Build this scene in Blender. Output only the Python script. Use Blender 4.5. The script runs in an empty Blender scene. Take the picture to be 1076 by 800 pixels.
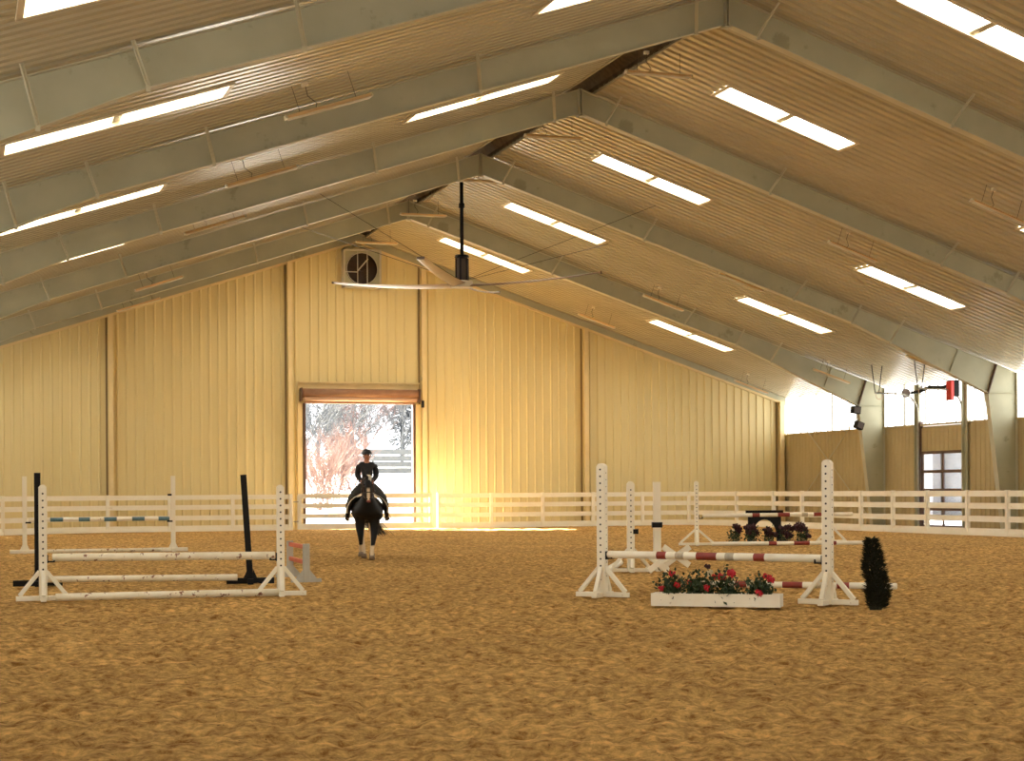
import bpy, math, random
from mathutils import Vector, Matrix, noise
random.seed(7)
PI = math.pi
col = bpy.context.scene.collection
sc = bpy.context.scene

# ------------------------------------------------------------------ helpers
class MB:
    def __init__(s): s.v = []; s.f = []; s.mi = []; s.m = 0
    def add(s, vs, fs):
        b = len(s.v); s.v += [tuple(p) for p in vs]
        for f in fs: s.f.append([b + i for i in f]); s.mi.append(s.m)
        return s
    def box(s, c, d, R=None):
        x, y, z = d[0]/2, d[1]/2, d[2]/2
        vs = [Vector((a*x, b*y, e*z)) for a in (-1, 1) for b in (-1, 1) for e in (-1, 1)]
        if R is not None: vs = [R @ p for p in vs]
        c = Vector(c)
        return s.add([p + c for p in vs], [(0,1,3,2),(4,6,7,5),(0,4,5,1),(2,3,7,6),(0,2,6,4),(1,5,7,3)])
    def bar(s, p, q, w, h, up=(0,0,1), bev=0.0):
        # rectangular bar from p to q: w across, h along 'up'; optional chamfered long edges
        p, q = Vector(p), Vector(q); d = (q-p).normalized(); up = Vector(up)
        if abs(d.dot(up)) > .99: up = Vector((0,1,0))
        a = d.cross(up).normalized(); u = a.cross(d).normalized()
        if bev:
            b = bev; o = [(w/2,h/2-b),(w/2-b,h/2),(-w/2+b,h/2),(-w/2,h/2-b),(-w/2,-h/2+b),(-w/2+b,-h/2),(w/2-b,-h/2),(w/2,-h/2+b)]
        else: o = [(w/2,h/2),(-w/2,h/2),(-w/2,-h/2),(w/2,-h/2)]
        n = len(o)
        vs = [p+a*i+u*j for i, j in o] + [q+a*i+u*j for i, j in o]
        fs = [(i, (i+1) % n, n+(i+1) % n, n+i) for i in range(n)] + [tuple(range(n))[::-1], tuple(range(n, 2*n))]
        return s.add(vs, fs)
    def tube(s, pts, rs, n=8, cap=True):
        pts = [Vector(p) for p in pts]
        if not hasattr(rs, '__len__'): rs = [rs]*len(pts)
        vs = []; fs = []; a = None
        for i, p in enumerate(pts):
            d = (pts[min(i+1, len(pts)-1)] - pts[max(i-1, 0)]).normalized()
            if a is None:
                a = d.cross(Vector((0,0,1)) if abs(d.z) < .9 else Vector((1,0,0))).normalized()
            a = (a - d*a.dot(d)).normalized(); b = d.cross(a)
            for k in range(n):
                t = 2*PI*k/n; vs.append(p + (a*math.cos(t) + b*math.sin(t))*rs[i])
        for i in range(len(pts)-1):
            for k in range(n):
                fs.append((i*n+k, i*n+(k+1) % n, (i+1)*n+(k+1) % n, (i+1)*n+k))
        if cap: fs += [tuple(range(n))[::-1], tuple(range((len(pts)-1)*n, len(pts)*n))]
        return s.add(vs, fs)
    def ball(s, c, r, n=10, m=7):
        if not hasattr(r, '__len__'): r = (r, r, r)
        c = Vector(c); vs = [c + Vector((0,0,-r[2]))]; fs = []
        for j in range(1, m):
            t = -PI/2 + PI*j/m
            for k in range(n):
                a = 2*PI*k/n; vs.append(c + Vector((r[0]*math.cos(t)*math.cos(a), r[1]*math.cos(t)*math.sin(a), r[2]*math.sin(t))))
        vs.append(c + Vector((0,0,r[2]))); T = len(vs)-1
        for k in range(n):
            fs.append((0, 1+(k+1) % n, 1+k)); fs.append((T, 1+(m-2)*n+k, 1+(m-2)*n+(k+1) % n))
            for j in range(m-2):
                fs.append((1+j*n+k, 1+j*n+(k+1) % n, 1+(j+1)*n+(k+1) % n, 1+(j+1)*n+k))
        return s.add(vs, fs)
    def prism(s, poly, axis_from, axis_to):
        # polygon points (3D) extruded by vector
        n = len(poly); a = Vector(axis_from); b = Vector(axis_to)
        vs = [Vector(p)+a for p in poly] + [Vector(p)+b for p in poly]
        fs = [tuple(range(n))[::-1], tuple(range(n, 2*n))] + [(i, (i+1) % n, n+(i+1) % n, n+i) for i in range(n)]
        return s.add(vs, fs)
    def build(s, name, mats, parent=None, smooth=False, loc=None):
        me = bpy.data.meshes.new(name); me.from_pydata(s.v, [], s.f)
        if not isinstance(mats, (list, tuple)): mats = [mats]
        for m in mats: me.materials.append(m)
        if len(mats) > 1: me.polygons.foreach_set('material_index', s.mi)
        if smooth: me.polygons.foreach_set('use_smooth', [True]*len(me.polygons))
        me.update()
        o = bpy.data.objects.new(name, me); col.objects.link(o)
        if parent is not None: o.parent = parent
        if loc is not None: o.location = loc
        return o

def tag(o, label=None, cat=None, group=None, kind=None):
    if label: o['label'] = label
    if cat: o['category'] = cat
    if group: o['group'] = group
    if kind: o['kind'] = kind
    return o
def empty(name, loc, label, cat, group=None, rz=0):
    o = bpy.data.objects.new(name, None); col.objects.link(o); o.location = loc; o.rotation_euler = (0,0,rz)
    o.empty_display_size = .2
    return tag(o, label, cat, group)
KIDS = {}
def copy_tree(o, parent=None):
    c = o.copy(); col.objects.link(c)
    if parent is not None: c.parent = parent; c.matrix_parent_inverse = o.matrix_parent_inverse
    for ch in list(o.children): copy_tree(ch, c)
    return c

# ------------------------------------------------------------------ materials
def mat(name, c1, c2=None, rough=.6, metal=0.0, scale=3.0, lo=.35, hi=.7, bump=0.0, bscale=20, detail=6, emis=None, spec=None, stretch=None, c3=None, s3=1.0, t3=(.55,.62)):
    m = bpy.data.materials.new(name); m.use_nodes = True; nt = m.node_tree; N = nt.nodes; L = nt.links
    b = N['Principled BSDF']; b.inputs['Roughness'].default_value = rough; b.inputs['Metallic'].default_value = metal
    if spec is not None: b.inputs['Specular IOR Level'].default_value = spec
    if c2 is None and not c3: b.inputs['Base Color'].default_value = (*c1, 1)
    tc = N.new('ShaderNodeTexCoord'); mp = N.new('ShaderNodeMapping'); L.new(tc.outputs['Object'], mp.inputs['Vector'])
    if stretch: mp.inputs['Scale'].default_value = stretch
    out = None
    if c2 is not None:
        n = N.new('ShaderNodeTexNoise'); n.inputs['Scale'].default_value = scale; n.inputs['Detail'].default_value = detail
        L.new(mp.outputs[0], n.inputs['Vector'])
        r = N.new('ShaderNodeValToRGB'); r.color_ramp.elements[0].position = lo; r.color_ramp.elements[1].position = hi
        r.color_ramp.elements[0].color = (*c1, 1); r.color_ramp.elements[1].color = (*c2, 1)
        L.new(n.outputs['Fac'], r.inputs['Fac']); out = r.outputs['Color']
    if c3 is not None:
        n = N.new('ShaderNodeTexNoise'); n.inputs['Scale'].default_value = s3; n.inputs['Detail'].default_value = 8; n.inputs['Roughness'].default_value = .65
        L.new(mp.outputs[0], n.inputs['Vector'])
        r = N.new('ShaderNodeMapRange'); r.inputs['From Min'].default_value = t3[0]; r.inputs['From Max'].default_value = t3[1]
        L.new(n.outputs['Fac'], r.inputs['Value'])
        x = N.new('ShaderNodeMix'); x.data_type = 'RGBA'; L.new(r.outputs[0], x.inputs['Factor'])
        if out: L.new(out, x.inputs['A'])
        else: x.inputs['A'].default_value = (*c1, 1)
        x.inputs['B'].default_value = (*c3, 1); out = x.outputs['Result']
    if out: L.new(out, b.inputs['Base Color'])
    if bump:
        n = N.new('ShaderNodeTexNoise'); n.inputs['Scale'].default_value = bscale; n.inputs['Detail'].default_value = 8
        L.new(mp.outputs[0], n.inputs['Vector'])
        bp = N.new('ShaderNodeBump'); bp.inputs['Strength'].default_value = bump; bp.inputs['Distance'].default_value = .03
        L.new(n.outputs['Fac'], bp.inputs['Height']); L.new(bp.outputs[0], b.inputs['Normal'])
    if emis:
        b.inputs['Emission Color'].default_value = (*emis[0], 1); b.inputs['Emission Strength'].default_value = emis[1]
    return m

M = {}
M['liner'] = mat('liner', (.50,.45,.305), (.56,.50,.345), spec=.9, rough=.27, scale=.6)
M['steel'] = mat('steel', (.43,.42,.285), (.49,.48,.33), rough=.55, scale=1.3, c3=(.34,.325,.21), s3=1.1, t3=(.60,.66))
M['steel_edge'] = mat('steel_edge', (.56,.53,.38), (.50,.47,.33), rough=.5, scale=2)
M['wall'] = mat('wall', (.75,.63,.31), (.82,.70,.36), rough=.5, scale=.5, stretch=(1,1,.25))
M['wall_trim'] = mat('wall_trim', (.84,.68,.36), (.77,.62,.31), rough=.5, scale=2)
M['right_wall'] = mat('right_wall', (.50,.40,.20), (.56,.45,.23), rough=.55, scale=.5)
M['ridge'] = mat('ridge', (.06,.04,.02), (.14,.10,.05), rough=.8, scale=4)
M['white'] = mat('white_paint', (.92,.86,.69), (.87,.80,.62), rough=.5, scale=3, c3=(.45,.30,.14), s3=5, t3=(.68,.74), bump=.1)
M['fence'] = mat('fence_paint', (.94,.90,.75), (.90,.84,.67), rough=.5, scale=2, stretch=(1,1,3), c3=(.45,.33,.18), s3=3, t3=(.68,.8))
M['pole_white'] = mat('pole_white', (.92,.85,.66), (.84,.75,.54), rough=.45, scale=6, c3=(.26,.11,.05), s3=8, t3=(.60,.63))
M['pole_clean'] = mat('pole_clean', (.92,.87,.71), (.88,.81,.63), rough=.45, scale=5, c3=(.42,.28,.14), s3=6, t3=(.68,.76))
M['pole_red'] = mat('pole_red', (.30,.035,.02), (.22,.03,.02), rough=.45, scale=8, c3=(.5,.36,.22), s3=14, t3=(.68,.74))
M['pole_grey'] = mat('pole_grey', (.42,.36,.26), (.55,.47,.32), rough=.6, scale=18)
M['pole_blue'] = mat('pole_blue', (.10,.21,.25), (.07,.15,.18), rough=.5, scale=8, c3=(.5,.45,.32), s3=12, t3=(.64,.7))
M['pole_orange'] = mat('pole_orange', (.62,.13,.05), (.52,.10,.04), rough=.5, scale=8, c3=(.25,.08,.04), s3=9, t3=(.62,.7))
M['grey_paint'] = mat('grey_paint', (.52,.50,.42), (.44,.42,.34), rough=.6, scale=6)
M['black'] = mat('black_paint', (.006,.005,.005), (.012,.011,.01), spec=.2, rough=.6, scale=5)
M['hole'] = mat('hole_dark', (.03,.02,.012), rough=.9)
M['seam_shade'] = mat('seam_shade', (.26,.18,.075), rough=.7)
M['fixture'] = mat('fixture', (.82,.58,.28), (.86,.62,.32), rough=.45, scale=2)
M['fixture_end'] = mat('fixture_end', (.75,.68,.5), rough=.5)
M['wire'] = mat('wire', (.05,.04,.03), rough=.6)
M['chrome'] = mat('galvanised', (.42,.41,.34), (.34,.33,.27), rough=.35, metal=.6, scale=8)
M['door_frame'] = mat('door_frame', (.10,.055,.035), (.14,.08,.05), rough=.5, scale=3)
M['roller'] = mat('roller', (.33,.17,.09), (.42,.23,.13), rough=.45, scale=3)
M['roller_light'] = mat('roller_light', (.66,.42,.28), rough=.4)
M['red'] = mat('red', (.75,.03,.02), rough=.4)
M['blade'] = mat('blade', (.19,.12,.075), (.24,.155,.10), rough=.35, scale=2)
M['fan_metal'] = mat('fan_metal', (.60,.56,.45), (.54,.5,.4), rough=.5, scale=3)
M['fan_dark'] = mat('fan_dark', (.05,.03,.018), rough=.6)
M['leaf'] = mat('leaf', (.018,.035,.008), (.04,.07,.018), rough=.6, scale=30)
M['leaf_pale'] = mat('leaf_pale', (.12,.11,.04), (.2,.17,.07), rough=.6, scale=30)
M['ever'] = mat('evergreen', (.012,.014,.004), (.03,.03,.01), rough=.8, scale=20)
M['bloom_red'] = mat('bloom_red', (.60,.015,.03), (.42,.01,.02), rough=.6, scale=40)
M['bloom_dark'] = mat('bloom_dark', (.06,.008,.012), (.03,.006,.01), rough=.6, scale=40)
M['bloom_cream'] = mat('bloom_cream', (.75,.66,.42), (.6,.5,.3), rough=.6, scale=40)
M['snow'] = mat('snow', (.80,.80,.80), (.72,.73,.72), rough=.8, scale=.6, c3=(.45,.5,.42), s3=.5, t3=(.60,.66))
M['twig_pink'] = mat('twig_pink', (.10,.055,.052), (.17,.105,.095), rough=.8, scale=5)
M['twig_grey'] = mat('twig_grey', (.06,.066,.076), (.10,.108,.12), rough=.8, scale=5)
M['conifer'] = mat('conifer', (.022,.03,.04), (.036,.045,.056), rough=.9, scale=5)
M['far_rail'] = mat('far_rail', (.09,.10,.115), (.12,.13,.145), rough=.8, scale=4)
M['outbuilding'] = mat('outbuilding', (.13,.135,.15), (.16,.165,.18), rough=.7, scale=3)
M['far_pillar'] = mat('far_pillar', (.26,.26,.28), (.30,.30,.32), rough=.7)
M['skin'] = mat('skin', (.50,.21,.11), (.56,.25,.14), rough=.55, scale=20)
M['cloth'] = mat('cloth_black', (.012,.012,.012), (.02,.02,.02), rough=.8, scale=12)
M['breeches'] = mat('breeches', (.035,.034,.028), (.05,.048,.04), rough=.8, scale=10)
M['boot'] = mat('boot', (.01,.009,.008), rough=.35)
M['leather'] = mat('leather', (.05,.022,.012), (.03,.014,.008), rough=.4, scale=8)
M['pad'] = mat('saddle_pad', (.80,.72,.55), rough=.8)
M['hoof'] = mat('hoof', (.22,.15,.09), rough=.6)
M['mane'] = mat('mane', (.012,.010,.008), (.03,.025,.02), rough=.6, scale=30)
M['mane_white'] = mat('mane_white', (.8,.74,.6), rough=.7)
M['eye'] = mat('eye', (.01,.006,.004), rough=.15)
M['lip'] = mat('lip', (.35,.10,.07), rough=.5)

def glow_mat(name, c, s, lines=None):
    # daylight coming through a white translucent panel
    m = bpy.data.materials.new(name); m.use_nodes = True; nt = m.node_tree; N = nt.nodes; L = nt.links
    b = N['Principled BSDF']; b.inputs['Base Color'].default_value = (.3,.3,.29,1); b.inputs['Roughness'].default_value = .4
    b.inputs['Emission Color'].default_value = (*c, 1); b.inputs['Emission Strength'].default_value = s
    if lines:
        tc = N.new('ShaderNodeTexCoord'); w = N.new('ShaderNodeTexWave'); w.bands_direction = lines[0]; w.inputs['Scale'].default_value = lines[1]
        w.inputs['Distortion'].default_value = .3
        L.new(tc.outputs['Object'], w.inputs['Vector'])
        r = N.new('ShaderNodeMapRange'); r.inputs['From Min'].default_value = .07; r.inputs['From Max'].default_value = .12
        r.inputs['To Min'].default_value = s*lines[2]; r.inputs['To Max'].default_value = s
        L.new(w.outputs['Fac'], r.inputs['Value']); L.new(r.outputs[0], b.inputs['Emission Strength'])
    return m
SKY_STR = 6.5; WIN_STR = 2.4
M['skypanel'] = glow_mat('skylight_panel', (1,.97,.88), SKY_STR)
M['winpanel'] = glow_mat('window_panel', (1,.985,.95), WIN_STR, ('Y', .5, .15))

def glass_mat():
    m = bpy.data.materials.new('pane_glass'); m.use_nodes = True; nt = m.node_tree; N = nt.nodes; L = nt.links
    N.remove(N['Principled BSDF']); t = N.new('ShaderNodeBsdfTransparent'); t.inputs[0].default_value = (.93,.95,1,1)
    g = N.new('ShaderNodeBsdfGlossy'); g.inputs['Roughness'].default_value = .1
    x = N.new('ShaderNodeMixShader'); x.inputs[0].default_value = .08
    L.new(t.outputs[0], x.inputs[1]); L.new(g.outputs[0], x.inputs[2]); L.new(x.outputs[0], N['Material Output'].inputs[0])
    return m
M['glass'] = glass_mat()

def sand_mat():
    m = bpy.data.materials.new('sand'); m.use_nodes = True; nt = m.node_tree; N = nt.nodes; L = nt.links
    b = N['Principled BSDF']; b.inputs['Roughness'].default_value = .95; b.inputs['Specular IOR Level'].default_value = .15
    tc = N.new('ShaderNodeTexCoord')
    def nz(s, d=8, r=.6):
        n = N.new('ShaderNodeTexNoise'); n.inputs['Scale'].default_value = s; n.inputs['Detail'].default_value = d; n.inputs['Roughness'].default_value = r
        L.new(tc.outputs['Object'], n.inputs['Vector']); return n
    a = nz(9, 12, .72); r = N.new('ShaderNodeValToRGB'); e = r.color_ramp.elements
    e[0].position = .36; e[0].color = (.29,.125,.024,1); e[1].position = .64; e[1].color = (.95,.60,.20,1)
    L.new(a.outputs['Fac'], r.inputs['Fac'])
    c = nz(.35, 3); mr = N.new('ShaderNodeMapRange'); mr.inputs['From Min'].default_value = .3; mr.inputs['From Max'].default_value = .7
    mr.inputs['To Min'].default_value = .88; mr.inputs['To Max'].default_value = 1.1
    L.new(c.outputs['Fac'], mr.inputs['Value'])
    sp = nz(17, 5, .6); sr = N.new('ShaderNodeMapRange'); sr.inputs['From Min'].default_value = .66; sr.inputs['From Max'].default_value = .72
    L.new(sp.outputs['Fac'], sr.inputs['Value']); mx = N.new('ShaderNodeMix'); mx.data_type = 'RGBA'; L.new(sr.outputs[0], mx.inputs['Factor']); L.new(r.outputs['Color'], mx.inputs['A']); mx.inputs['B'].default_value = (.09,.045,.015,1)
    v = N.new('ShaderNodeVectorMath'); v.operation = 'SCALE'; L.new(mx.outputs['Result'], v.inputs[0]); L.new(mr.outputs[0], v.inputs['Scale'])
    L.new(v.outputs[0], b.inputs['Base Color'])
    f = nz(34, 10, .8); bp = N.new('ShaderNodeBump'); bp.inputs['Strength'].default_value = .9; bp.inputs['Distance'].default_value = .05
    L.new(f.outputs['Fac'], bp.inputs['Height'])
    g = nz(13, 6, .6); bp2 = N.new('ShaderNodeBump'); bp2.inputs['Strength'].default_value = .8; bp2.inputs['Distance'].default_value = .07
    L.new(g.outputs['Fac'], bp2.inputs['Height']); L.new(bp.outputs[0], bp2.inputs['Normal']); L.new(bp2.outputs[0], b.inputs['Normal'])
    return m
M['sand'] = sand_mat()

# ------------------------------------------------------------------ building dimensions (metres)
W = 20.39; YE = 69.9; YN = -9.0; RI = 12.57; SL = 1/3.0
FR = [15.35, 24.5, 33.64, 42.79, 51.93, 61.07]
ceil_z = lambda x: RI - abs(x)*SL

# ------------------------------------------------------------------ floor
def build_floor():
    mb = MB()
    def h(x, y):
        p = Vector((x*3.1, y*3.1, 0)); q = Vector((x*7.5, y*7.5, 3.1))
        a = noise.noise(p); b = noise.noise(q); c = noise.noise(Vector((x*1.1, y*1.1, 9)))
        d = noise.voronoi(Vector((x*3.6, y*3.6, .5)))[0][0]
        return .045*a + .030*b + .022*c - .07*max(0, .42-d)/.42 - .015
    def grid(x0, x1, y0, y1, st):
        nx = int((x1-x0)/st); ny = int((y1-y0)/st); vs = []
        for j in range(ny+1):
            y = y0 + (y1-y0)*j/ny
            for i in range(nx+1):
                x = x0 + (x1-x0)*i/nx; vs.append((x, y, h(x, y)-.01))
        fs = [(j*(nx+1)+i, j*(nx+1)+i+1, (j+1)*(nx+1)+i+1, (j+1)*(nx+1)+i) for j in range(ny) for i in range(nx)]
        mb.add(vs, fs)
    grid(-17, 2, 7, 24.2, .05)
    grid(-17, 12, 24.2, 40, .11)
    grid(-20.4, 20.4, 40, 72, .25)
    mb.add([(-22,-10,-.09),(22,-10,-.09),(22,72,-.09),(-22,72,-.09)], [(0,1,2,3)])
    for (a, b, c, d) in ((2,20.4,7,24.2),(12,20.4,24.2,40),(-20.4,20.4,-10,7),(-20.4,-17,7,40)):
        mb.add([(a,c,-.012),(b,c,-.012),(b,d,-.012),(a,d,-.012)], [(0,1,2,3)])
    o = mb.build('floor', M['sand'], smooth=True); tag(o, 'tan sand riding surface pocked with hoof prints', kind='structure')
build_floor()

# ------------------------------------------------------------------ ceiling (corrugated liner) with skylight openings
P = 9.144/27
prof = [(0,0), (.30,0), (.38,.075), (.68,.075), (.80,0)]   # fraction of period, height; ends at 1,0
def snap(y): return YN + round((y-YN)/P)*P
SKYL = []     # (side, x0, x1, ystart) width 3 periods
SW = 3*P
for yc in (3.6, 12.4, 21.2, 30.0, 38.9, 47.8, 56.5, 65.0):  # rows nearest the viewpoint, on both slopes, are unseen and built for light
    for (a, b) in ((2.42, 6.08), (11.62, 15.22)):
        SKYL.append((1, a, b, snap(yc-SW/2)))
for yc in (3.4, 12.2, 21.0, 29.7, 39.6, 48.3, 57.0, 65.4):
    for (a, b) in ((1.85, 5.65), (11.6, 15.45)):
        SKYL.append((-1, a, b, snap(yc-SW/2)))
def build_ceiling():
    mb = MB(); mb2 = MB()
    nper = int(math.ceil((YE+.2-YN)/P))
    for side in (-1, 1):
        for k in range(nper):
            y0 = YN + k*P
            holes = sorted([(a, b) for (s, a, b, ys) in SKYL if s == side and ys-.01 <= y0 < ys+SW-.01])
            xs = [.42]; 
            for a, b in holes: xs += [a, b]
            xs.append(W+.06)
            pr = [(y0+t*P, h) for t, h in prof] + [(y0+P, 0)]
            for i in range(0, len(xs), 2):
                xa, xb = xs[i]*side, xs[i+1]*side
                vs = []
                for (y, h) in pr:
                    vs.append((xa, y, ceil_z(xa)+h)); vs.append((xb, y, ceil_z(xb)+h))
                fs = [(2*j, 2*j+1, 2*j+3, 2*j+2) for j in range(len(pr)-1)]
                mb.add(vs, fs)
    o = mb.build('ceiling', M['liner']); tag(o, 'cream corrugated metal ceiling liner on both roof slopes', kind='structure')
    # ridge void: edge purlins and dark cap
    rb = MB()
    zc = ceil_z(.42)
    rb.add([(-.62,YN,zc-.0),(-.62,YE+.12,zc),(0,YE+.12,RI+.42),(0,YN,RI+.42),(.62,YE+.12,zc),(.62,YN,zc)], [(0,1,2,3),(3,2,4,5)])
    for yy in (YN, YE+.1): rb.prism([(-.64,0,zc-.02),(.64,0,zc-.02),(.64,0,zc+.1),(0,0,RI+.5),(-.64,0,zc+.1)], (0,yy,0), (0,yy+.02,0))
    for s in (-1, 1):
        rb.bar((s*.46, YN, zc+.16), (s*.46, YE, zc+.16), .07, .2)
    o = rb.build('ceiling_ridge', M['ridge']); o.name = 'trim_1'; tag(o, 'dark open slot along the roof ridge', kind='structure')
    rb = MB()
    for s in (-1, 1):
        rb.bar((s*.425, YN, zc+.0), (s*.425, YE, zc+.0), .05, .06)
    o = rb.build('trim_2', M['liner']); tag(o, 'pale edge trim along the ridge slot', kind='structure')
build_ceiling()

# ------------------------------------------------------------------ skylights
def build_skylights():
    M['well'] = mat('well', (.72,.62,.42), (.76,.66,.46), rough=.4, scale=3)
    names = {}
    rows = {1: ['bay touching the end wall', 'second bay from the end wall', 'third bay from the end wall', 'fourth bay from the end wall', 'fifth bay from the end wall', 'sixth bay from the end wall', 'seventh bay from the end wall', 'eighth bay from the end wall']}
    for (s, a, b, ys) in SKYL:
        idx = [3.5, 12, 21, 30, 39, 48, 57, 65]; i = min(range(8), key=lambda q: abs(idx[q]-(ys+.5))); bay = rows[1][7-i]
        if s == -1 and a < 3 and i in (3, 4, 5) : pass
        lab = 'skylight %s on the %s slope, %s' % ('near the ridge' if a < 5 else 'low down', 'left' if s < 0 else 'right', bay)
        xm = (a+b)/2*s; zm = ceil_z(xm)
        r = empty('skylight', (xm, ys+SW/2, zm), lab, 'skylight', 'skylights in the roof')
        th = math.atan(SL)*(1 if s > 0 else -1)
        Ln = (b-a)/math.cos(th)
        # local frame: u along slope, y, n up normal
        u = Vector((math.cos(th), 0, -math.sin(th))); n = Vector((math.sin(th), 0, math.cos(th))); y = Vector((0,1,0))
        R = Matrix((u, y, n)).transposed()
        D = .26; wd = SW
        mb = MB()
        for q in (-1, 1):
            mb.box(R @ Vector((0, q*(wd/2-.012), D/2)), (Ln, .024, D+.03), R)
            mb.box(R @ Vector((q*(Ln/2-.012), 0, D/2)), (.024, wd, D+.03), R)
        for q in (-1, 1):
            mb.box(R @ Vector((0, q*(wd/2-.01), -.012)), (Ln+.1, .09, .03), R)
            mb.box(R @ Vector((q*(Ln/2), 0, -.012)), (.09, wd+.08, .03), R)
        mb.build('frame', M['well'], r)
        for q in (-1, 1):
            MB().box(R @ Vector((q*Ln/4, 0, D)), (Ln/2-.06, wd-.04, .02), R).build('panel', M['skypanel'], r)
        mb = MB(); mb.box(R @ Vector((0, 0, .13)), (.09, wd-.04, .17), R); mb.box(R @ Vector((.05, 0, .06)), (.13, wd-.04, .02), R)
        mb.build('crossbar', M['liner'], r)
build_skylights()

# ------------------------------------------------------------------ end wall (ribbed panel) with door opening
DX0, DX1, DZ = -2.27, 2.52, 6.2
def rib_profile(a, b, p, rw=.07, rh=.05):
    pts = []; k = a
    while k < b-1e-6:
        e = min(k+p, b)
        for t, h in ((0,0), (p-rw-.04, 0), (p-rw-.015, rh), (p-.025, rh), ):
            if k+t < e: pts.append((k+t, h))
        k = e
    pts.append((b, 0)); return pts
def build_end_wall():
    mb = MB(); top = lambda x: 12.66 - SL*abs(x)
    def strip(a, b, z0, p=.375):
        pr = rib_profile(a, b, p); vs = []
        for x, h in pr: vs += [(x, YE-h, z0), (x, YE-h, top(x))]
        mb.add(vs, [(2*i, 2*i+1, 2*i+3, 2*i+2) for i in range(len(pr)-1)])
    strip(-W, -10.28, -.05); strip(-10.28, -2.92, -.05); strip(-2.92, DX0, -.05); strip(DX0, DX1, DZ); strip(DX1, 2.9, -.05)
    strip(2.9, 10.38, -.05); strip(10.38, W, -.05)
    o = mb.build('wall_far', M['wall']); tag(o, 'cream ribbed metal end wall with the open doorway', kind='structure')
    mb = MB()                                                # outer skin so the wall has depth
    for (a, b, z0) in ((-W, DX0, -.05), (DX1, W, -.05), (DX0, DX1, DZ-.8)):
        xs = [a] + ([0] if a < 0 < b else []) + [b]
        for i in range(len(xs)-1):
            mb.prism([(xs[i], 0, z0), (xs[i+1], 0, z0), (xs[i+1], 0, top(xs[i+1])), (xs[i], 0, top(xs[i]))], (0, YE+.16, 0), (0, YE+.2, 0))
    o = mb.build('wall_far_outer', M['wall']); tag(o, 'outer skin of the end wall', kind='structure')
    # sloped trim under the end rafter
    mb = MB()
    for s in (-1, 1):
        mb.bar((0, YE-.08, 12.18), (s*W, YE-.08, 12.18-.3284*W), .12, .10)
    o = mb.build('trim_3', M['wall_trim']); tag(o, 'cream trim sloping along the top of the end wall', kind='structure')
    # end rafters
    mb = MB()
    for s in (-1, 1):
        mb.prism([(0,0,12.22),(s*W,0,12.22-.3284*W),(s*W,0,12.56-SL*W),(0,0,12.56)], (0,YE-.12,0), (0,YE-.10,0))
    o = mb.build('end_rafter', M['steel']); tag(o, 'shallow grey steel rafter sloping along the top of the end wall', 'beam')
    # wall columns: open channel profile
    for x, lab in ((-10.28, 'cream wall post on the far wall behind the left jumps'), (-2.92, 'cream wall post left of the open doorway'), (2.9, 'cream wall post right of the open doorway'), (10.38, 'cream wall post right of centre, behind the right hand jumps'), (20.05, 'cream wall post in the far right corner')):
        zt = 12.18 - .3284*abs(x)
        r = empty('wall_post', (x, YE, 0), lab, 'post', 'posts on the end wall')
        MB().bar((0, -.17, 0), (0, -.17, zt), .02, .30, up=(0,1,0)).build('web', M['wall_trim'], r)
        MB().bar((0.03, -.325, 0), (0.03, -.325, zt), .20, .015, up=(0,1,0)).build('front_flange', M['wall_trim'], r)
        MB().bar((-.12, -.045, 0), (-.12, -.045, zt), .08, .02, up=(0,1,0)).build('shade_strip', M['seam_shade'], r)  # dark brown strip: shade on the post's left side put into colour
build_end_wall()

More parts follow.
